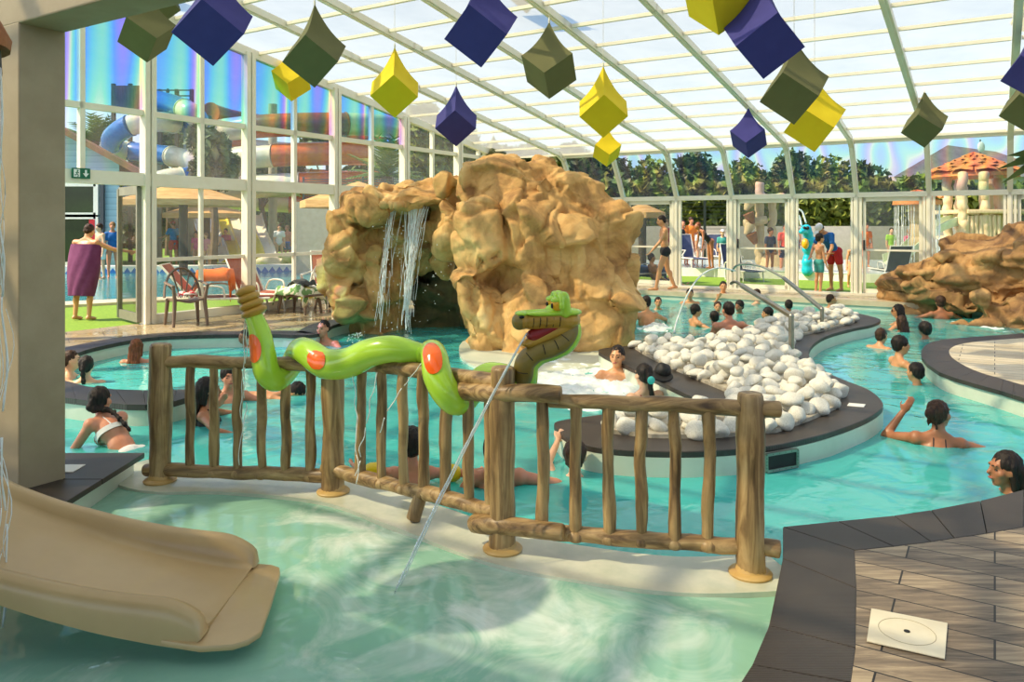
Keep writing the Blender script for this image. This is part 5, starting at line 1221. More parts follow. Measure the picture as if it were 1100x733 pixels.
def drape(name, label, cat, c, yaw, w_, d_, drop, mat_, seed, hump=.05):
    t_ = Matrix.Rotation(R(yaw), 3, 'Z'); rows = []
    for i in range(17):
        row = []
        for j in range(17):
            u, v = lerp(-1, 1, i / 16), lerp(-1, 1, j / 16); x, y = u * w_, v * d_; o = max(0, abs(u) - .62) / .38; o2 = max(0, abs(v) - .8) / .2
            z = hump * (noise.noise(V((u * 2, v * 2, seed))) + .6) - drop * o ** 1.3 - drop * .5 * o2; x -= math.copysign(o * w_ * .28, u)
            row.append(V(c) + t_ @ V((x, y, z + .02)))
        rows.append(row)
    o = MB().sheet(rows, .012).build(name, mat_, None, angle=180); tag(o, label, cat); return o
tb = G(322, 336); drape('towel', 'green and cream patterned towel rumpled over the low brown table', 'towel', tb + V((0, 0, .34)), -28, .48, .3, .2, m_towel(), 3, .12)
drape('towel', 'black striped cloth on top of the patterned towel by the rock', 'towel', tb + V((.05, -.03, .48)), -20, .22, .2, .06, cloth('black and white cloth', 60, 62, 60), 8, .08)
drape('cloth', 'crumpled red and white cloth on the brown fan back armchair', 'cloth', G(200, 350) + V((.0, 0, .43)), -142, .16, .14, .03, M('red and white cloth', C(220, 210, 200), C(190, 30, 40), rough=.9, scale=9, stops=(.5, .55)), 5, .07)
mSLING = M('brown red sling', C(150, 64, 34), C(168, 78, 44), rough=.8); mBLSL = M('slate blue sling', C(64, 74, 104), C(76, 86, 118), rough=.8); mBKSL = M('dark sling', C(40, 40, 44), C(52, 52, 56), rough=.8)
def lounger(label, at_, yaw, mat_, up=50, group=None):
    t_ = thing('sun_lounger', label, 'lounger', at_, R(yaw), group)
    for sx in (-1, 1):
        m_ = MB(); m_.tube([V((.3 * sx, -.95, .30)), V((.3 * sx, .35, .30))], .02, 8); m_.build('side_rail', mWHPL, t_)
        for y in (-.8, .3): m_ = MB(); m_.tube([V((.3 * sx, y - .06, 0)), V((.3 * sx, y, .30))], .018, 8); m_.build('leg', mWHPL, t_)
        m_ = MB(); m_.tube(spline([V((.3 * sx, .3, .3)), V((.32 * sx, .2, .5)), V((.32 * sx, -.15, .5)), V((.3 * sx, -.2, .3))], 4), .016, 8); m_.build('armrest', mWHPL, t_)
    m_ = MB(); m_.sheet([[V((x, y, .31 - .02 * math.cos(x * 5))) for x in (-.28, -.1, .1, .28)] for y in [lerp(-.95, .35, k / 8) for k in range(9)]], .015); m_.build('seat_sling', mat_, t_, angle=60)
    cu, su = math.cos(R(up)), math.sin(R(up)); m_ = MB(); m_.sheet([[V((x, .35 + k / 7 * .75 * cu, .31 + k / 7 * .75 * su)) for x in (-.28, -.1, .1, .28)] for k in range(8)], .015); m_.build('back_sling', mat_, t_, angle=60)
    m_ = MB(); m_.tube([V((-.3, .35, .3)), V((-.3, .35 + .77 * cu, .3 + .77 * su)), V((.3, .35 + .77 * cu, .3 + .77 * su)), V((.3, .35, .3))], .018, 8); m_.build('back_frame', mWHPL, t_, angle=60)
    return t_
lounger('brown lounger under an orange towel right behind the gable glass', G(232, 338, -.02), 100, mSLING)
lounger('brown red lounger behind the sliding door, right of the orange towel', G(284, 331, -.02), 60, mSLING, 60)
lounger('red brown lounger beyond the glass beside the rock', G(352, 318, -.02), 20, mSLING, 62)
lg_ = G(232, 338, -.02); drape('towel', 'orange towel hung over the lounger behind the gable glass', 'towel', lg_ + V((-.05, .1, .74)), 10, .42, .3, .36, kORA, 4, .03)
lounger('slate blue lounger beside the orange shirted person by the kids pool', G(741, 287, .236), 10, mBLSL, 68)
lounger('navy lounger with its back to the glass in front of the water play tree', G(794, 301, -.02), 10, M('navy sling', C(30, 40, 70), rough=.8), 70)
lounger('dark lounger with white frame just left of the boulder bank', G(958, 301, -.02), 175, mBKSL, 64)
lounger('second slate blue lounger at the back by the low wall', G(777, 285, .236), 5, mBLSL, 66)
ld = lounger('grey lounger under a blue towel beside the walking man', G(702, 305, -.02), -62, mBKSL, 50)
drape('towel', 'denim blue towel on the grey lounger beside the walking man', 'towel', G(702, 305, -.02) + V((-.2, .0, .42)), -62, .34, .5, .26, cloth('denim blue towel', 84, 106, 140, .9), 2, .05)
person('sunbather sitting on the blue towel with legs stretched to the right', D(700, 277, 20.2), -78, H=1.75, skin='tan', hair=('short', 'brown'), vox=.018, lean=-22, face=False, la=((-.3, .2, -1), (0, .5, -.6)), ra=((.2, .3, -.8), (0, .8, -.4)), ll=((-.1, .95, .2), (0, .85, -.5)), rl=((.1, .98, .05), (0, .9, -.4)), clothes=[('shorts', kNAVY)])
print('T p50', round(time.time() - T0, 1))
# ============================================================ outdoors on the gable side
def polyG(l, z): return [G(x, y, z) for x, y in l]
op = polyG([(-60, 327), (60, 326), (230, 318), (352, 314), (360, 292), (230, 293), (20, 294), (-140, 296)], -.02)
o = MB().prism(op, -.03, .0).build('water_outdoor', mOUTWATER, None, smooth=False); o['kind'] = 'structure'
def m_tri():
    t = NT('white wall with blue mosaic points'); p = t.pbsdf(Roughness=.4); co_ = t.coords('Object', (1.4, 1.4, 1.4)); wv = t.n('ShaderNodeTexWave'); wv.inputs['Scale'].default_value = 1.0; wv.wave_profile = 'TRI'; wv.bands_direction = 'X'; t.l(co_, 'Vector', wv, 'Vector')
    sp_ = t.n('ShaderNodeSeparateXYZ'); tc = t.n('ShaderNodeTexCoord'); t.l(tc, 'Generated', sp_, 0); ma = t.n('ShaderNodeMath', operation='GREATER_THAN'); mm = t.n('ShaderNodeMath', operation='MULTIPLY_ADD'); mm.inputs[1].default_value = 1.5; mm.inputs[2].default_value = -.2; t.l(sp_, 'Z', mm, 0); t.l(wv, 'Fac', ma, 0); t.l(mm, 0, ma, 1)
    mx = t.n('ShaderNodeMix', data_type='RGBA'); t.l(ma, 0, mx, 0); mx.inputs[6].default_value = C(236, 234, 222); mx.inputs[7].default_value = C(40, 110, 180); t.l(mx, 2, p, 'Base Color'); return t.m
struct('wall_pool_edge', MB().prism([G(-140, 296), G(20, 294), G(230, 293), G(372, 291), G(372, 289.6), G(230, 291.6), G(20, 292.6), G(-140, 294.6)], -.02, .22), m_tri(), smooth=False)
struct('trim_8', MB().prism(polyG([(-60, 331), (60, 330), (230, 321), (352, 317), (352, 314), (230, 318), (60, 326), (-60, 327)], 0), -.02, .03), M('beige paving', C(200, 180, 150), C(216, 198, 168), rough=.7), smooth=False)
# blue clad house
def m_clad():
    t = NT('pale blue cladding'); p = t.pbsdf(Roughness=.6); co_ = t.coords('Object'); wv = t.n('ShaderNodeTexWave'); wv.wave_profile = 'SAW'; wv.bands_direction = 'Z'; wv.inputs['Scale'].default_value = 1.5; t.l(co_, 'Vector', wv, 'Vector')
    r = t.ramp(wv, 'Fac', [(0, C(110, 140, 158)), (.1, C(150, 182, 200)), (1, C(164, 196, 212))]); t.l(r, 'Color', p, 'Base Color'); return t.m
mCLAD = m_clad(); mWHF = M('white window frame', C(230, 228, 220), rough=.4)
HY = 27.0; hp_ = lambda x, y, d=0.0: D(x, y, HY + d)
hs_ = thing('clad_house', 'pale blue clad house with sloping roof beyond the outdoor pool', 'house', G(60, 290, -.02))
fr_ = [hp_(-60, 291), hp_(128, 291), hp_(128, 176), hp_(-60, 75)]
MB().add(fr_ + [p + V((-3, 6, 0)) for p in fr_], [(0, 1, 2, 3), (7, 6, 5, 4), (1, 5, 6, 2), (2, 6, 7, 3), (3, 7, 4, 0), (0, 4, 5, 1)]).build('wall', mCLAD, hs_, True, smooth=False)
m_ = MB(); m_.beam(hp_(-60, 70, -.3), hp_(152, 186, -.3), .35, .18); m_.build('roof_edge', M('brown roof edge', C(130, 92, 60), C(150, 108, 72), rough=.7), hs_, True, smooth=False)
m_ = MB(); m_.add([hp_(-60, 71, -.2), hp_(152, 187, -.2), hp_(152, 187, 6) + V((-3, 0, 0)), hp_(-60, 71, 6) + V((-3, 0, 0))], [(0, 1, 2, 3)]); m_.build('roof', M('terracotta roof', C(150, 90, 60), C(170, 108, 74), rough=.8), hs_, True, smooth=False)
mWIN = M('dark window glass', C(26, 40, 30), C(44, 66, 40), rough=.08, scale=.6)
for (x0, y0, x1, y1) in ((40, 198, 104, 231), (40, 233, 104, 284)):
    c = [hp_(x0, y0, -.06), hp_(x1, y0, -.06), hp_(x1, y1, -.06), hp_(x0, y1, -.06)]; m_ = MB()
    for i in range(4): m_.beam(c[i], c[(i + 1) % 4], .16, .16, V((0, -1, 0)))
    w_ = m_.build('window_frame', mWHF, hs_, True, smooth=False); MB().add(c, [(3, 2, 1, 0)]).build('pane', mWIN, w_, True, smooth=False)
MB().beam(hp_(99.5, 236, -.1), hp_(99.5, 283, -.1), .2, .1, V((0, -1, 0))).build('red_panel', M('red panel', C(190, 24, 40), rough=.5), hs_, True, smooth=False)
MB().beam(hp_(110, 196, -.1), hp_(110, 290, -.1), .12, .1, V((0, -1, 0))).build('downpipe', M('dark downpipe', C(60, 66, 76), rough=.5), hs_, True, smooth=False)
# leaves
def m_leaf(n_, a, b, c): 
    t = NT(n_); p = t.pbsdf(Roughness=.6); co_ = t.coords('Object'); nz = t.noise(co_, .8, 4, .7); r = t.ramp(nz, 'Fac', [(.3, a), (.5, b), (.7, c)]); t.l(r, 'Color', p, 'Base Color'); p.inputs['Subsurface Weight'].default_value = 0; return t.m
mLEAF = m_leaf('hedge leaf', C(66, 82, 22), C(118, 128, 42), C(180, 174, 72)); mLEAF2 = m_leaf('grey green leaf', C(66, 76, 50), C(110, 118, 80), C(150, 150, 106)); mLEAF3 = m_leaf('dark leaf', C(44, 58, 24), C(78, 92, 38), C(120, 126, 56)); mPALM = m_leaf('palm leaf', C(50, 76, 22), C(96, 122, 40), C(160, 164, 70)); mBARK = M('bark', C(96, 76, 56), C(124, 100, 76), rough=.9, scale=6, bump=.5)
def leaves(mb, c, r, n, size, rn, shell=.6):
    for _ in range(n):
        d = V((rn.gauss(0, 1), rn.gauss(0, 1), rn.gauss(0, 1))).normalized() * rn.uniform(shell, 1.0)
        p = V(c) + V((d.x * r[0], d.y * r[1], d.z * r[2])); a = V((rn.gauss(0, 1), rn.gauss(0, 1), rn.gauss(0, 1))).normalized(); b = a.cross(V((rn.gauss(0, 1), rn.gauss(0, 1), rn.gauss(0, 1)))).normalized(); s_ = size * rn.uniform(.6, 1.3)
        mb.add([p - a * s_, p + b * s_ * .5, p + a * s_, p - b * s_ * .5], [(0, 1, 2, 3)])
def tree(label, px, pby, Y, crowns, mat_, seed, n=900, size=.22, trunk=.16):
    b = D(px, pby, Y); b.z = -.05; t_ = thing('tree', label, 'tree', b, group='trees beyond the glass'); rn = random.Random(seed); m_ = MB()
    for (cx_, cy_, rx, ry) in crowns:
        c = D(cx_, cy_, Y + rn.uniform(-.4, .4)); k = Y / F; leaves(m_, c, (rx * k, rx * k * .8, ry * k), n, size, rn, .35)
        for _ in range(3): leaves(m_, c + V((rn.uniform(-1, 1) * rx * k * .7, 0, rn.uniform(-1, 1) * ry * k * .7)), (rx * k * .45, rx * k * .4, ry * k * .4), n // 5, size, rn, .3)
    m_.build('crown', mat_, t_, True, smooth=False)
    m_ = MB(); top = D(crowns[0][0], crowns[0][1], Y); m_.tube(spline([b, b.lerp(top, .4) + V((.1, 0, 0)), b.lerp(top, .75), top], 4), [trunk, trunk * .4], 8)
    for (cx_, cy_, rx, ry) in crowns: m_.tube([b.lerp(top, .5), D(cx_, cy_, Y)], [trunk * .5, trunk * .15], 6)
    m_.build('trunk', mBARK, t_, True); return t_
tree('grey green olive tree between the blue and the orange slides', 228, 250, 27, [(228, 165, 20, 26), (240, 185, 16, 20), (214, 150, 12, 14)], mLEAF2, 1)
tree('grey green bush tree behind the support column of the orange slide', 285, 250, 38, [(275, 175, 20, 22), (310, 182, 18, 18), (292, 185, 16, 16)], mLEAF2, 2)
tree('large tree behind the end of the gable glazing', 458, 250, 30, [(462, 150, 28, 26), (480, 180, 22, 24), (446, 182, 18, 22), (500, 165, 20, 26), (452, 128, 18, 14)], mLEAF, 3, 1200)
tree('dark green tree behind the spiral slides', 350, 250, 44, [(352, 150, 20, 14), (390, 190, 22, 18), (335, 160, 16, 14)], mLEAF3, 4)
tree('olive tree behind the blue slide bends', 180, 250, 40, [(178, 150, 22, 22), (200, 165, 20, 22), (160, 182, 20, 18)], mLEAF2, 5)
tree('dark conifer behind the rock summit', 640, 250, 40, [(650, 190, 34, 26), (614, 180, 26, 26), (570, 185, 30, 30), (530, 180, 26, 26)], mLEAF3, 6, 1500)
for i, (x, h_) in enumerate(((700, 168), (745, 160), (800, 170), (850, 160), (890, 166), (934, 176))):
    tree(('yellow green tree just right of the rock', 'taller yellow green tree above the open bay', 'tree behind the water play tree', 'tall tree behind the turquoise toy', 'tree behind the lifeguard bay', 'rounded tree left of the tiled tower roof')[i], x, 250, 40 + (i % 3) * 2, [(x, h_ + 30, 26, 30), (x - 18, h_ + 46, 20, 20), (x + 18, h_ + 42, 20, 22)], (mLEAF, mLEAF3)[i % 2], 20 + i, 1000)
def palm(label, px, py, Y, L, n, seed, droop=.5):
    c = D(px, py, Y); b = V((c.x, c.y, -.05)); t_ = thing('palm_tree', label, 'palm', b); rn = random.Random(seed)
    m_ = MB(); m_.tube([b, b.lerp(c, .5) + V((.05, 0, 0)), c], [.22, .17, .2], 12); m_.build('trunk', mBARK, t_, True)
    for i in range(n):
        a = 2 * PI * i / n + rn.uniform(-.2, .2); el_ = rn.uniform(.0, 1.25); m_ = MB(); d0 = V((math.cos(a) * math.cos(el_), math.sin(a) * math.cos(el_), math.sin(el_)))
        st = [c + d0 * L * k / 6 + V((0, 0, -droop * L * (k / 6) ** 2 * (1 - el_ / 2))) for k in range(7)]; m_.tube(st, [.03, .008], 5)
        for k in range(1, 7):
            for sgn in (-1, 1):
                p = st[k]; dd = (st[k] - st[k - 1]).normalized(); sd = dd.cross(V((0, 0, 1))).normalized() * sgn; tip = p + (sd * .8 + dd * .8 + V((0, 0, -.25))).normalized() * L * .36 * (1 - .3 * abs(k - 3) / 3)
                for e in (0, .5): q = p - dd * L / 12 * e * 2; m_.add([q, q + dd * .07, tip - dd * L / 12 * e * 2, q - dd * .03], [(0, 1, 2, 3)])
        m_.build('frond', mPALM, t_, True, smooth=False)
    return t_
palm('palm tree with a bushy crown rising behind the blue house roof', 101, 152, 33, 1.35, 26, 1, .25); palm('broad palm tree behind the gable glazing left of the rock', 415, 190, 27, 1.5, 24, 2, .25)
# spiral water slides
mSLB = M('glossy blue fibreglass', C(22, 96, 170), C(34, 116, 190), rough=.2, coat=.4); mSLW = M('glossy cream fibreglass', C(226, 214, 190), C(238, 228, 206), rough=.25, coat=.3); mSLO = M('glossy orange fibreglass', C(206, 92, 24), C(226, 116, 34), rough=.25, coat=.3)
def tube_slide(label, path, r, mats, nper, legs):
    t_ = thing('tube_slide', label, 'water slide', V((path[-1].x, path[-1].y, -.02))); pts = spline(path, 6); i = 0; k = 0
    while i < len(pts) - 1:
        seg = pts[i:i + nper + 1]
        if len(seg) > 1:
            sgm = MB().tube(seg, r, 16, caps=True).build('tube_section', mats[k % len(mats)], t_, True, angle=60)
            MB().tube([seg[0], seg[0].lerp(seg[1], .12)], r * 1.08, 16).build('flange', mats[k % len(mats)], sgm, True, angle=60)
        i += nper; k += 1
    for (x, y0, Y) in legs:
        p = D(x, y0, Y); MB().tube([V((p.x, p.y, -.02)), p], .2, 12).build('support_post', M('grey steel post', C(170, 168, 158), C(186, 184, 172), rough=.5), t_, True)
    return t_
BY = 31
tube_slide('blue and cream spiral tube slide descending from the scaffold tower', [D(165, 107, BY + 1), D(188, 113, BY), D(206, 122, BY - 1), D(213, 131, BY - .2), D(200, 134, BY + 1), D(170, 131, BY - .6), D(140, 135, BY - 1.2), D(121, 148, BY - .6), D(124, 160, BY + .6), D(142, 163, BY + 1.2), D(170, 166, BY + .4), D(198, 171, BY - .6), D(214, 182, BY - .8), D(206, 190, BY - 1.5), D(180, 193, BY - 2.2), D(150, 203, BY - 2.6), D(135, 214, BY - 2.8)], .40, [mSLB, mSLW], 9, [(203, 130, BY + .6), (168, 165, BY + 1.4)])
hx = []; 
for i in range(40):
    q = i / 39; a = PI + q * 3.4 * 2 * PI; yy = lerp(122, 222, q); hx.append(D(322, yy, 36) + V((math.cos(a) * 4.2, -math.sin(a) * 3.2, 0)))
tube_slide('orange and cream spiral tube slide behind the gable glazing', hx, .5, [mSLO, mSLW], 11, [(293, 112, 36.0)])
tw = thing('slide_tower', 'scaffold tower with plank walls at the top of the spiral slides', 'tower', G(150, 250, -.02) if False else V((D(160, 120, 33).x, 33, -.02)))
mTW = M('weathered tower plank', C(110, 92, 74), C(138, 118, 96), rough=.8, scale=5, stretch=(6, 6, .6))
for x in (122, 140, 156, 172, 190, 206): MB().beam(D(x, 110, 33) * 1 - V((0, 0, 7.2)) if False else V((D(x, 110, 33).x, 33, -.02)), D(x, 96 if x > 160 else 90, 33), .14, .14).build('post', mTW, tw, True, smooth=False)
MB().box((D(120, 120, 32).x, 32.6, D(160, 121, 33).z), (D(208, 120, 33).x, 35, D(160, 118, 33).z)).build('platform', mTW, tw, True, smooth=False)
for k in range(9): x = 122 + k * 3.9; MB().beam(D(x, 119, 32.8), D(x, 92, 32.8), .15, .03, V((0, 1, 0))).build('wall_plank', mTW, tw, True, smooth=False)
for y in (97, 103, 109): MB().beam(D(166, y, 32.8), D(207, y, 32.8), .05, .05).build('guard_rail', mTW, tw, True, smooth=False)
person('person in a red top standing on the slide tower platform', D(180, 98, 32.9), 180, H=1.6, skin='red', hair=('short', 'brown'), vox=.03, face=False, clothes=[('tshirt', kRED)])
# wide yellow and white slide
ys = thing('wave_slide', 'wide white slide with yellow panels beyond the parasols', 'water slide', G(250, 284, -.02))
for k in range(5):
    x0 = 205 + k * 13; m_ = MB(); rows = []
    for i in range(9):
        q = i / 8; rows.append([D(lerp(x0, x0 + 14, q), lerp(224 + k * 2, 284, q) + 3 * math.sin(q * 6), lerp(34, 29, q)) + V((e * 1.0, 0, .12 * (e in (0, 1)))) for e in (0, .1, .5, .9, 1)])
    m_.sheet(rows, .05); m_.build('lane', (mSLW, M('yellow slide panel', C(232, 206, 30), rough=.3))[k % 2], ys, True, angle=50)
MB().add([D(204, 224, 34.2), D(266, 232, 34.2), D(266, 284, 34.2), D(204, 284, 34.2)], [(0, 1, 2, 3)]).build('back_wall', M('ochre plaster', C(190, 130, 70), rough=.8), ys, True, smooth=False)
# parasols with straw canopies
mTHAT = M('straw canopy', C(196, 146, 84), C(220, 174, 112), rough=.9, scale=3, stretch=(1, 1, 6), bump=.4); mPOLE = M('dark wooden pole', C(64, 52, 42), C(80, 66, 54), rough=.7)
def parasol(label, px, ptop, pedge, Y, rpx, mat_=mTHAT):
    c = D(px, ptop, Y); b = V((c.x, c.y, -.02)); e = D(px, pedge, Y).z; r = rpx * Y / F; t_ = thing('parasol', label, 'parasol', b)
    n = 8; rows = [[V((c.x + math.cos(2 * PI * k / n) * r * q, c.y + math.sin(2 * PI * k / n) * r * q, lerp(c.z, e, q))) for k in range(n + 1)] for q in (.02, .5, 1)]
    rows.append([p - V((0, 0, .16)) for p in rows[-1]]); MB().sheet(rows, .03).build('canopy', mat_, t_, True, angle=20)
    MB().tube([b, c], .13 if Y > 20 else .06, 10).build('pole', mPOLE, t_, True)
    for k in range(n): a = 2 * PI * k / n; MB().tube([V((c.x, c.y, e - .1)), V((c.x + math.cos(a) * r * .95, c.y + math.sin(a) * r * .95, e + .0))], .025, 5).build('rib', mPOLE, t_, True)
    MB().lathe([(.35, 0), (.35, .08), (.12, .12), (.12, .2)], 16, b).build('base', mPOLE, t_, True, angle=50)
parasol('big straw parasol on a thick dark pole beyond the gable glass', 197, 196, 216, 24, 66); parasol('smaller straw parasol behind the big one', 222, 218, 230, 30, 46)
parasol('straw parasol partly hidden behind the left side of the rock', 385, 196, 217, 20, 62); parasol('beige parasol right of the rock beyond the far glazing', 690, 219, 229, 25, 24)
# steel fence and wall behind the gable
mRAIL = M('grey fence steel', C(70, 66, 60), C(86, 82, 74), rough=.6); fn = thing('steel_fence', 'grey slatted steel fence on the low wall left of the rock', 'fence', V((D(430, 242, 25).x, 25, 1.5)))
for x in range(326, 520, 32): MB().beam(D(x, 190, 25), D(x, 218, 25), .06, .06).build('post', mRAIL, fn, True, smooth=False)
for k in range(9): MB().beam(D(326, 193 + k * 2.5, 25), D(520, 193 + k * 2.5, 25), .02, .035).build('slat', mRAIL, fn, True, smooth=False)
struct('wall_garden', MB().box((D(318, 218, 25.1).x, 25.0, -.1), (D(520, 218, 25.1).x, 25.3, D(320, 217, 25).z)), M('greige plaster', C(176, 164, 144), C(188, 176, 156), rough=.8), smooth=False)
prk = thing('pale_boulders', 'pale boulders edging the outdoor pool left of the rock', 'rock', G(320, 286, -.02)); m_ = MB()
for i, (x, y, r) in enumerate(((292, 282, 18), (318, 276, 20), (342, 278, 22), (360, 274, 14))): chunk(m_, D(x, y, 28), (r * 28 / F, .6, r * .55 * 28 / F), 60 + i)
me = remesh(m_.mesh('r'), .06, 2); link('boulder_body', me, M('pale cream rock', C(206, 190, 160), C(226, 212, 184), rough=.9, bump=.4), prk, True)
# ============================================================ outdoors on the far side
def hedge(label, x0, x1, ytop, ybot, Y, n, mat_, seed, size=.28):
    a, b = D(x0, ybot, Y), D(x1, ybot, Y); zt = D(x0, ytop, Y).z; rn = random.Random(seed); m_ = MB(); L = (b - a).length
    for _ in range(n):
        u = rn.random(); z = rn.uniform(-.1, zt + .35 * noise.noise(V((u * L * .7, seed, 0)))); p = V((lerp(a.x, b.x, u), Y + rn.uniform(-.45, .45), z)); q = V((rn.gauss(0, 1), rn.gauss(0, 1), rn.gauss(0, 1))).normalized(); r = q.cross(V((rn.gauss(0, 1), rn.gauss(0, 1), rn.gauss(0, 1)))).normalized(); s_ = size * rn.uniform(.5, 1.2)
        m_.add([p - q * s_, p + r * s_ * .55, p + q * s_, p - r * s_ * .55], [(0, 1, 2, 3)])
    m_.box((a.x, Y + .1, -.1), (b.x, Y + .6, zt - .4)); o = m_.build('hedge', mat_, None, smooth=False); tag(o, label, 'hedge'); return o
hedge('tall clipped hedge along the back of the kids pool', 640, 1140, 196, 262, 33, 15000, mLEAF, 5)
hedge('dark hedge behind the fence left of the rock', 300, 640, 205, 250, 46, 6000, mLEAF3, 6, .4)
hedge('dark hedge closing the view behind the blue house and slides', -40, 330, 190, 250, 52, 6000, mLEAF3, 7, .5)
struct('wall_back', MB().box((D(655, 244, 31).x, 31, -.1), (D(1140, 244, 31).x, 31.25, D(700, 243, 31).z)), M('pinkish grey plaster', C(196, 182, 168), C(208, 194, 180), rough=.85), smooth=False)
wf_ = thing('wire_fence', 'green wire mesh fence panel in front of the hedge in the open bay', 'fence', V((D(752, 250, 30).x, 30.5, -.02)))
mWIRE = M('dark green wire', C(30, 40, 26), rough=.6)
for x in (722, 757, 792): MB().beam(V((D(x, 250, 30.5).x, 30.5, -.02)), D(x, 216, 30.5), .09, .09).build('post', mWIRE, wf_, True, smooth=False)
for k in range(8): MB().beam(D(722, 218 + k * 4, 30.5), D(792, 218 + k * 4, 30.5), .02, .02).build('wire', mWIRE, wf_, True, smooth=False)
# kids pool: raised pale basin
kb = thing('kids_pool', 'raised white kids pool basin on the lawn beyond the far glazing', 'pool', G(830, 297, -.02)); mBAS = M('white basin', C(226, 224, 206), C(238, 236, 222), rough=.4)
pin = [G(640, 292), G(735, 296), G(830, 299), G(935, 303), G(1040, 306), G(1100, 290), G(960, 285.5), G(800, 285.5), G(650, 285.5)]; pin = [V((p.x, p.y, 0)) for p in pin]
MB().prism(pin, -.02, .22).build('basin_wall', mBAS, kb, True, smooth=False); MB().prism([p.lerp(V((5, 24, 0)), .05) for p in pin], .2, .235).build('water', M('shallow pale water', C(196, 216, 222), C(222, 232, 234), rough=.15, scale=.6), kb, True, smooth=False)
# water play tree
mLOG = M('pale log', C(206, 180, 134), C(222, 198, 154), rough=.6, scale=5, stretch=(4, 4, .6)); pt = thing('water_play_tree', 'pale log water play tree with buckets behind the glass door', 'play structure', V((D(815, 290, 25).x, 25, .2)))
for (x, y0, r) in ((816, 198, .22), (830, 210, .20)): m_ = MB(); b = D(x, y0, 25); log_(m_, [V((b.x, 25, .2)), b], r * .62, x, 14, .03); m_.build('log_post', mLOG, pt, True, angle=60)
for (x0, y0, x1, y1) in ((806, 214, 842, 212), (800, 240, 822, 236)): m_ = MB(); log_(m_, [D(x0, y0, 24.8), D(x1, y1, 24.8)], .13, x0, 12, .02); m_.build('cross_bar', mLOG, pt, True, angle=60)
for i, (x, y) in enumerate(((804, 220), (806, 234), (804, 246), (809, 256))): MB().lathe([(.07, -.2), (.16, .05), (.18, .16), (.15, .17), (.06, -.16)], 14, D(x, y, 24.7), Matrix.Rotation(R(25 * (-1) ** i), 3, 'Y')).build('bucket', (mLOG, mTERR)[i % 2], pt, True, angle=50)
MB().lathe([(.5, 0), (.42, .3), (.2, .5)], 16, V((D(830, 285, 25).x, 25, .2))).build('plinth', mLOG, pt, True, angle=50)
# turquoise water toy
tt = thing('water_toy', 'turquoise and yellow spouting water toy by the kids pool', 'toy', V((D(868, 284, 22).x, 22, .22))); mTU = M('turquoise fibreglass', C(20, 170, 190), C(40, 190, 206), rough=.25)
m_ = MB()
for (x, y, r) in ((867, 282, .16), (867, 277, .12), (868, 268, .17), (870, 259, .15), (868, 252, .15), (866, 247, .16)): m_.ball(D(x, y, 22), r)
m_.capsule(V((D(867, 282, 22).x, 22, .25)), D(867, 276, 22), .16, .1); m_.capsule(D(866, 246, 22), D(861, 249, 21.8), .12, .08); m_.capsule(D(868, 262, 22), D(875, 256, 22), .09, .05)
me = remesh(m_.mesh('t'), .03, 2); link('toy_body', me, mTU, tt, True); MB().ball(D(865, 262, 21.8), (.1, .1, .15)).build('belly', mYEL, tt, True, angle=180)
for s_ in (0, 1): MB().ball(D(864 + 3.5 * s_, 245, 21.82), .05).build('eye', mDARK, tt, True)
m_ = MB(); m_.tube(spline([D(861, 243, 22), D(858, 232, 22), D(852, 238, 22), D(849, 246, 22)], 4), .03, 6); m_.tube(spline([D(866, 240, 22), D(862, 228, 22), D(858, 225, 22)], 4), .025, 6); o = m_.build('toy_spray', mSPRAY, None, angle=180); tag(o, 'white spray from the turquoise water toy', 'spray', kind='stuff')
# wooden play tower with tiled roof
TY = 24.5; wt_ = thing('play_tower', 'log play tower with orange tiled roof and pale slide behind the boulder bank', 'play structure', V((D(1045, 280, TY).x, TY, -.02)))
mTILE = M('orange roof tile', C(206, 112, 46), C(232, 152, 78), rough=.6, scale=3, bump=.6, bscale=5)
def tiled_roof(px, ptop, pedge, rpx, Y, parent, name='roof'):
    c = D(px, ptop, Y); e = D(px, pedge, Y).z; r = rpx * Y / F; rf = None
    m_ = MB(); m_.lathe([(.02, c.z - .02), (r * .98, e - .02), (r, e - .14), (r * .9, e - .1), (.05, c.z - .2)], 16, (c.x, c.y, 0)); rf = m_.build(name, mTILE, parent, True, angle=30)
    for ring in range(5):
        q0, q1 = ring / 5, (ring + 1) / 5 + .05
        for k in range(12):
            a0, a1 = 2 * PI * (k + .5 * (ring % 2)) / 12, 2 * PI * (k + 1 + .5 * (ring % 2)) / 12 - .03; am = (a0 + a1) / 2; P_ = lambda a, q, u: V((c.x + math.cos(a) * r * q, c.y + math.sin(a) * r * q, lerp(c.z, e, q) + u))
            MB().add([P_(a0, q0, .05), P_(am, q0, .09), P_(a1, q0, .05), P_(a1, q1, .05), P_(am, q1 + .03, .12), P_(a0, q1, .05)], [(0, 1, 4, 5), (1, 2, 3, 4)]).build('tile', mTILE, rf, True, angle=20)
tiled_roof(1046, 166, 186, 43, TY, wt_)
for x, dy in ((1018, 0), (1034, -1.2), (1057, -1.2), (1073, 0), (1030, 1.2), (1064, 1.2)): m_ = MB(); b = D(x, 186, TY + dy); log_(m_, [V((b.x, TY + dy, -.02)), b], .14, x, 12, .03); m_.build('log_post', mLOG, wt_, True, angle=60)
MB().box((D(1012, 226, TY).x, TY - 1.4, D(1040, 230, TY).z), (D(1080, 226, TY).x, TY + 1.3, D(1040, 226, TY).z)).build('deck', mLOG, wt_, True, bevel=.02)
MB().box((D(1028, 254, TY).x, TY - 1.2, D(1040, 258, TY).z), (D(1076, 254, TY).x, TY + 1.2, D(1040, 254, TY).z)).build('lower_deck', mLOG, wt_, True, bevel=.02)
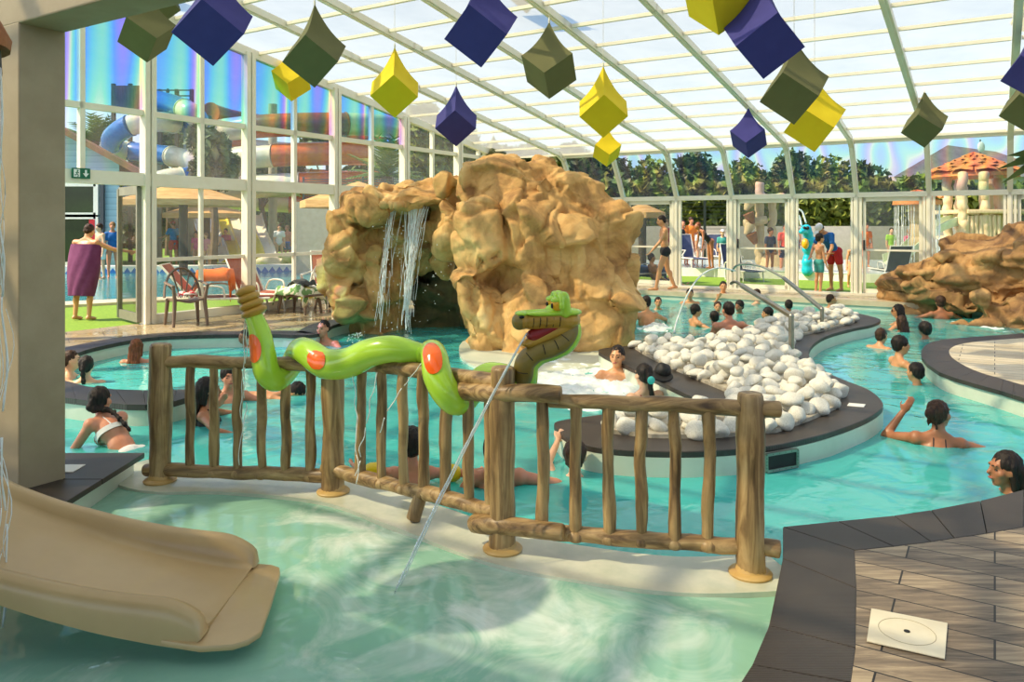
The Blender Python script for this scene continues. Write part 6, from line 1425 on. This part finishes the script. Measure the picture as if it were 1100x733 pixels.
for k in range(9): x = 1034 + k * 4.8; m_ = MB(); log_(m_, [D(x, 256, TY - 1.25), D(x, 232, TY - 1.25)], .07, k, 8, .012); m_.build('wall_plank', mLOG, wt_, True, angle=60)
cp = spline([D(1032, 240, TY - .6), D(1012, 246, TY - .9), D(990, 260, TY - 1.2), D(972, 276, TY - 1.5), D(955, 284, TY - 1.7)], 5); rows = []
for p in cp: rows.append([p + V((0, dy, h_)) for dy, h_ in ((-.38, .28), (-.34, .05), (-.2, 0), (.2, 0), (.34, .05), (.38, .28))])
MB().sheet(rows, .03).build('slide_chute', M('pale green plastic', C(206, 218, 180), C(220, 230, 198), rough=.35), wt_, True, angle=60)
mu_ = thing('mushroom_shower', 'tile roofed mushroom shower dripping water left of the play tower', 'shower', V((D(985, 280, 23).x, 23, -.02))); tiled_roof(985, 207, 215, 24, 23, mu_, 'canopy'); m_ = MB(); b = D(986, 214, 23); log_(m_, [V((b.x, 23, -.02)), b], .24, 4, 12, .03); m_.build('log_post', mLOG, mu_, True, angle=60)
m_ = MB(); rn = random.Random(4)
for i in range(46): a = rn.uniform(0, 2 * PI); c = D(985, 215, 23); p = c + V((math.cos(a) * .6, math.sin(a) * .6, -.1)); stream(m_, p, V((p.x, p.y, .25)), rn.uniform(.006, .014), rn, 0, .03, 22, 1)
o = m_.build('shower_water', mSPRAY, None, angle=180); tag(o, 'curtain of drops under the tile roofed mushroom shower', 'water curtain', kind='stuff')
# house behind
hb = thing('far_house', 'house with a wide grey hipped roof behind the play tower', 'house', V((D(1030, 250, 58).x, 58, -.1))); q = lambda x, y, Y=58: D(x, y, Y)
MB().add([q(960, 190), q(1150, 190), q(1150, 190, 70), q(960, 190, 70), q(1018, 156, 64), q(1070, 163, 64)], [(0, 1, 5, 4), (1, 2, 5), (2, 3, 4, 5), (3, 0, 4)]).build('roof', M('grey roof tile', C(118, 108, 98), C(136, 126, 114), rough=.9, scale=2), hb, True, smooth=False)
MB().box((q(966, 190).x, 58.4, -.1), (q(1145, 190).x, 70, q(966, 189).z)).build('wall', M('beige render', C(190, 178, 158), rough=.9), hb, True, smooth=False)
MB().ball(q(1054, 158, 60), (.3, .12, .42)).build('dish_aerial', mWHPL, hb, True, angle=180); MB().tube([q(1053, 172, 61), q(1053, 150, 61)], .05, 6).build('aerial_mast', mRAIL, hb, True)
# palm frond entering at the right edge
pf_ = thing('potted_palm', 'dark spiky palm fronds reaching in at the right edge', 'plant', V((D(1135, 190, 9).x, 9, 0))); c = D(1135, 170, 9)
MB().lathe([(.16, 0), (.22, .35), (.24, .36), (.2, .33), (.14, .02)], 18, V((c.x, c.y, 0))).build('pot', mTERR, pf_, True, angle=50); MB().tube([V((c.x, c.y, .3)), c], [.06, .04], 8).build('stem', mBARK, pf_, True)
for i in range(14):
    a = 2 * PI * i / 14; L = .6; m_ = MB(); d0 = V((math.cos(a), math.sin(a), .3 * math.sin(i * 2.1))).normalized(); sd = d0.cross(V((0, 0, 1))).normalized(); m_.add([c - sd * .02, c + sd * .02, c + d0 * L * .5 + sd * .03 + V((0, 0, .05)), c + d0 * L - V((0, 0, .12)), c + d0 * L * .5 - sd * .03 + V((0, 0, .05))], [(0, 1, 2, 3, 4)]); m_.build('frond', mLEAF3, pf_, True, smooth=False)
print('T p60', round(time.time() - T0, 1))
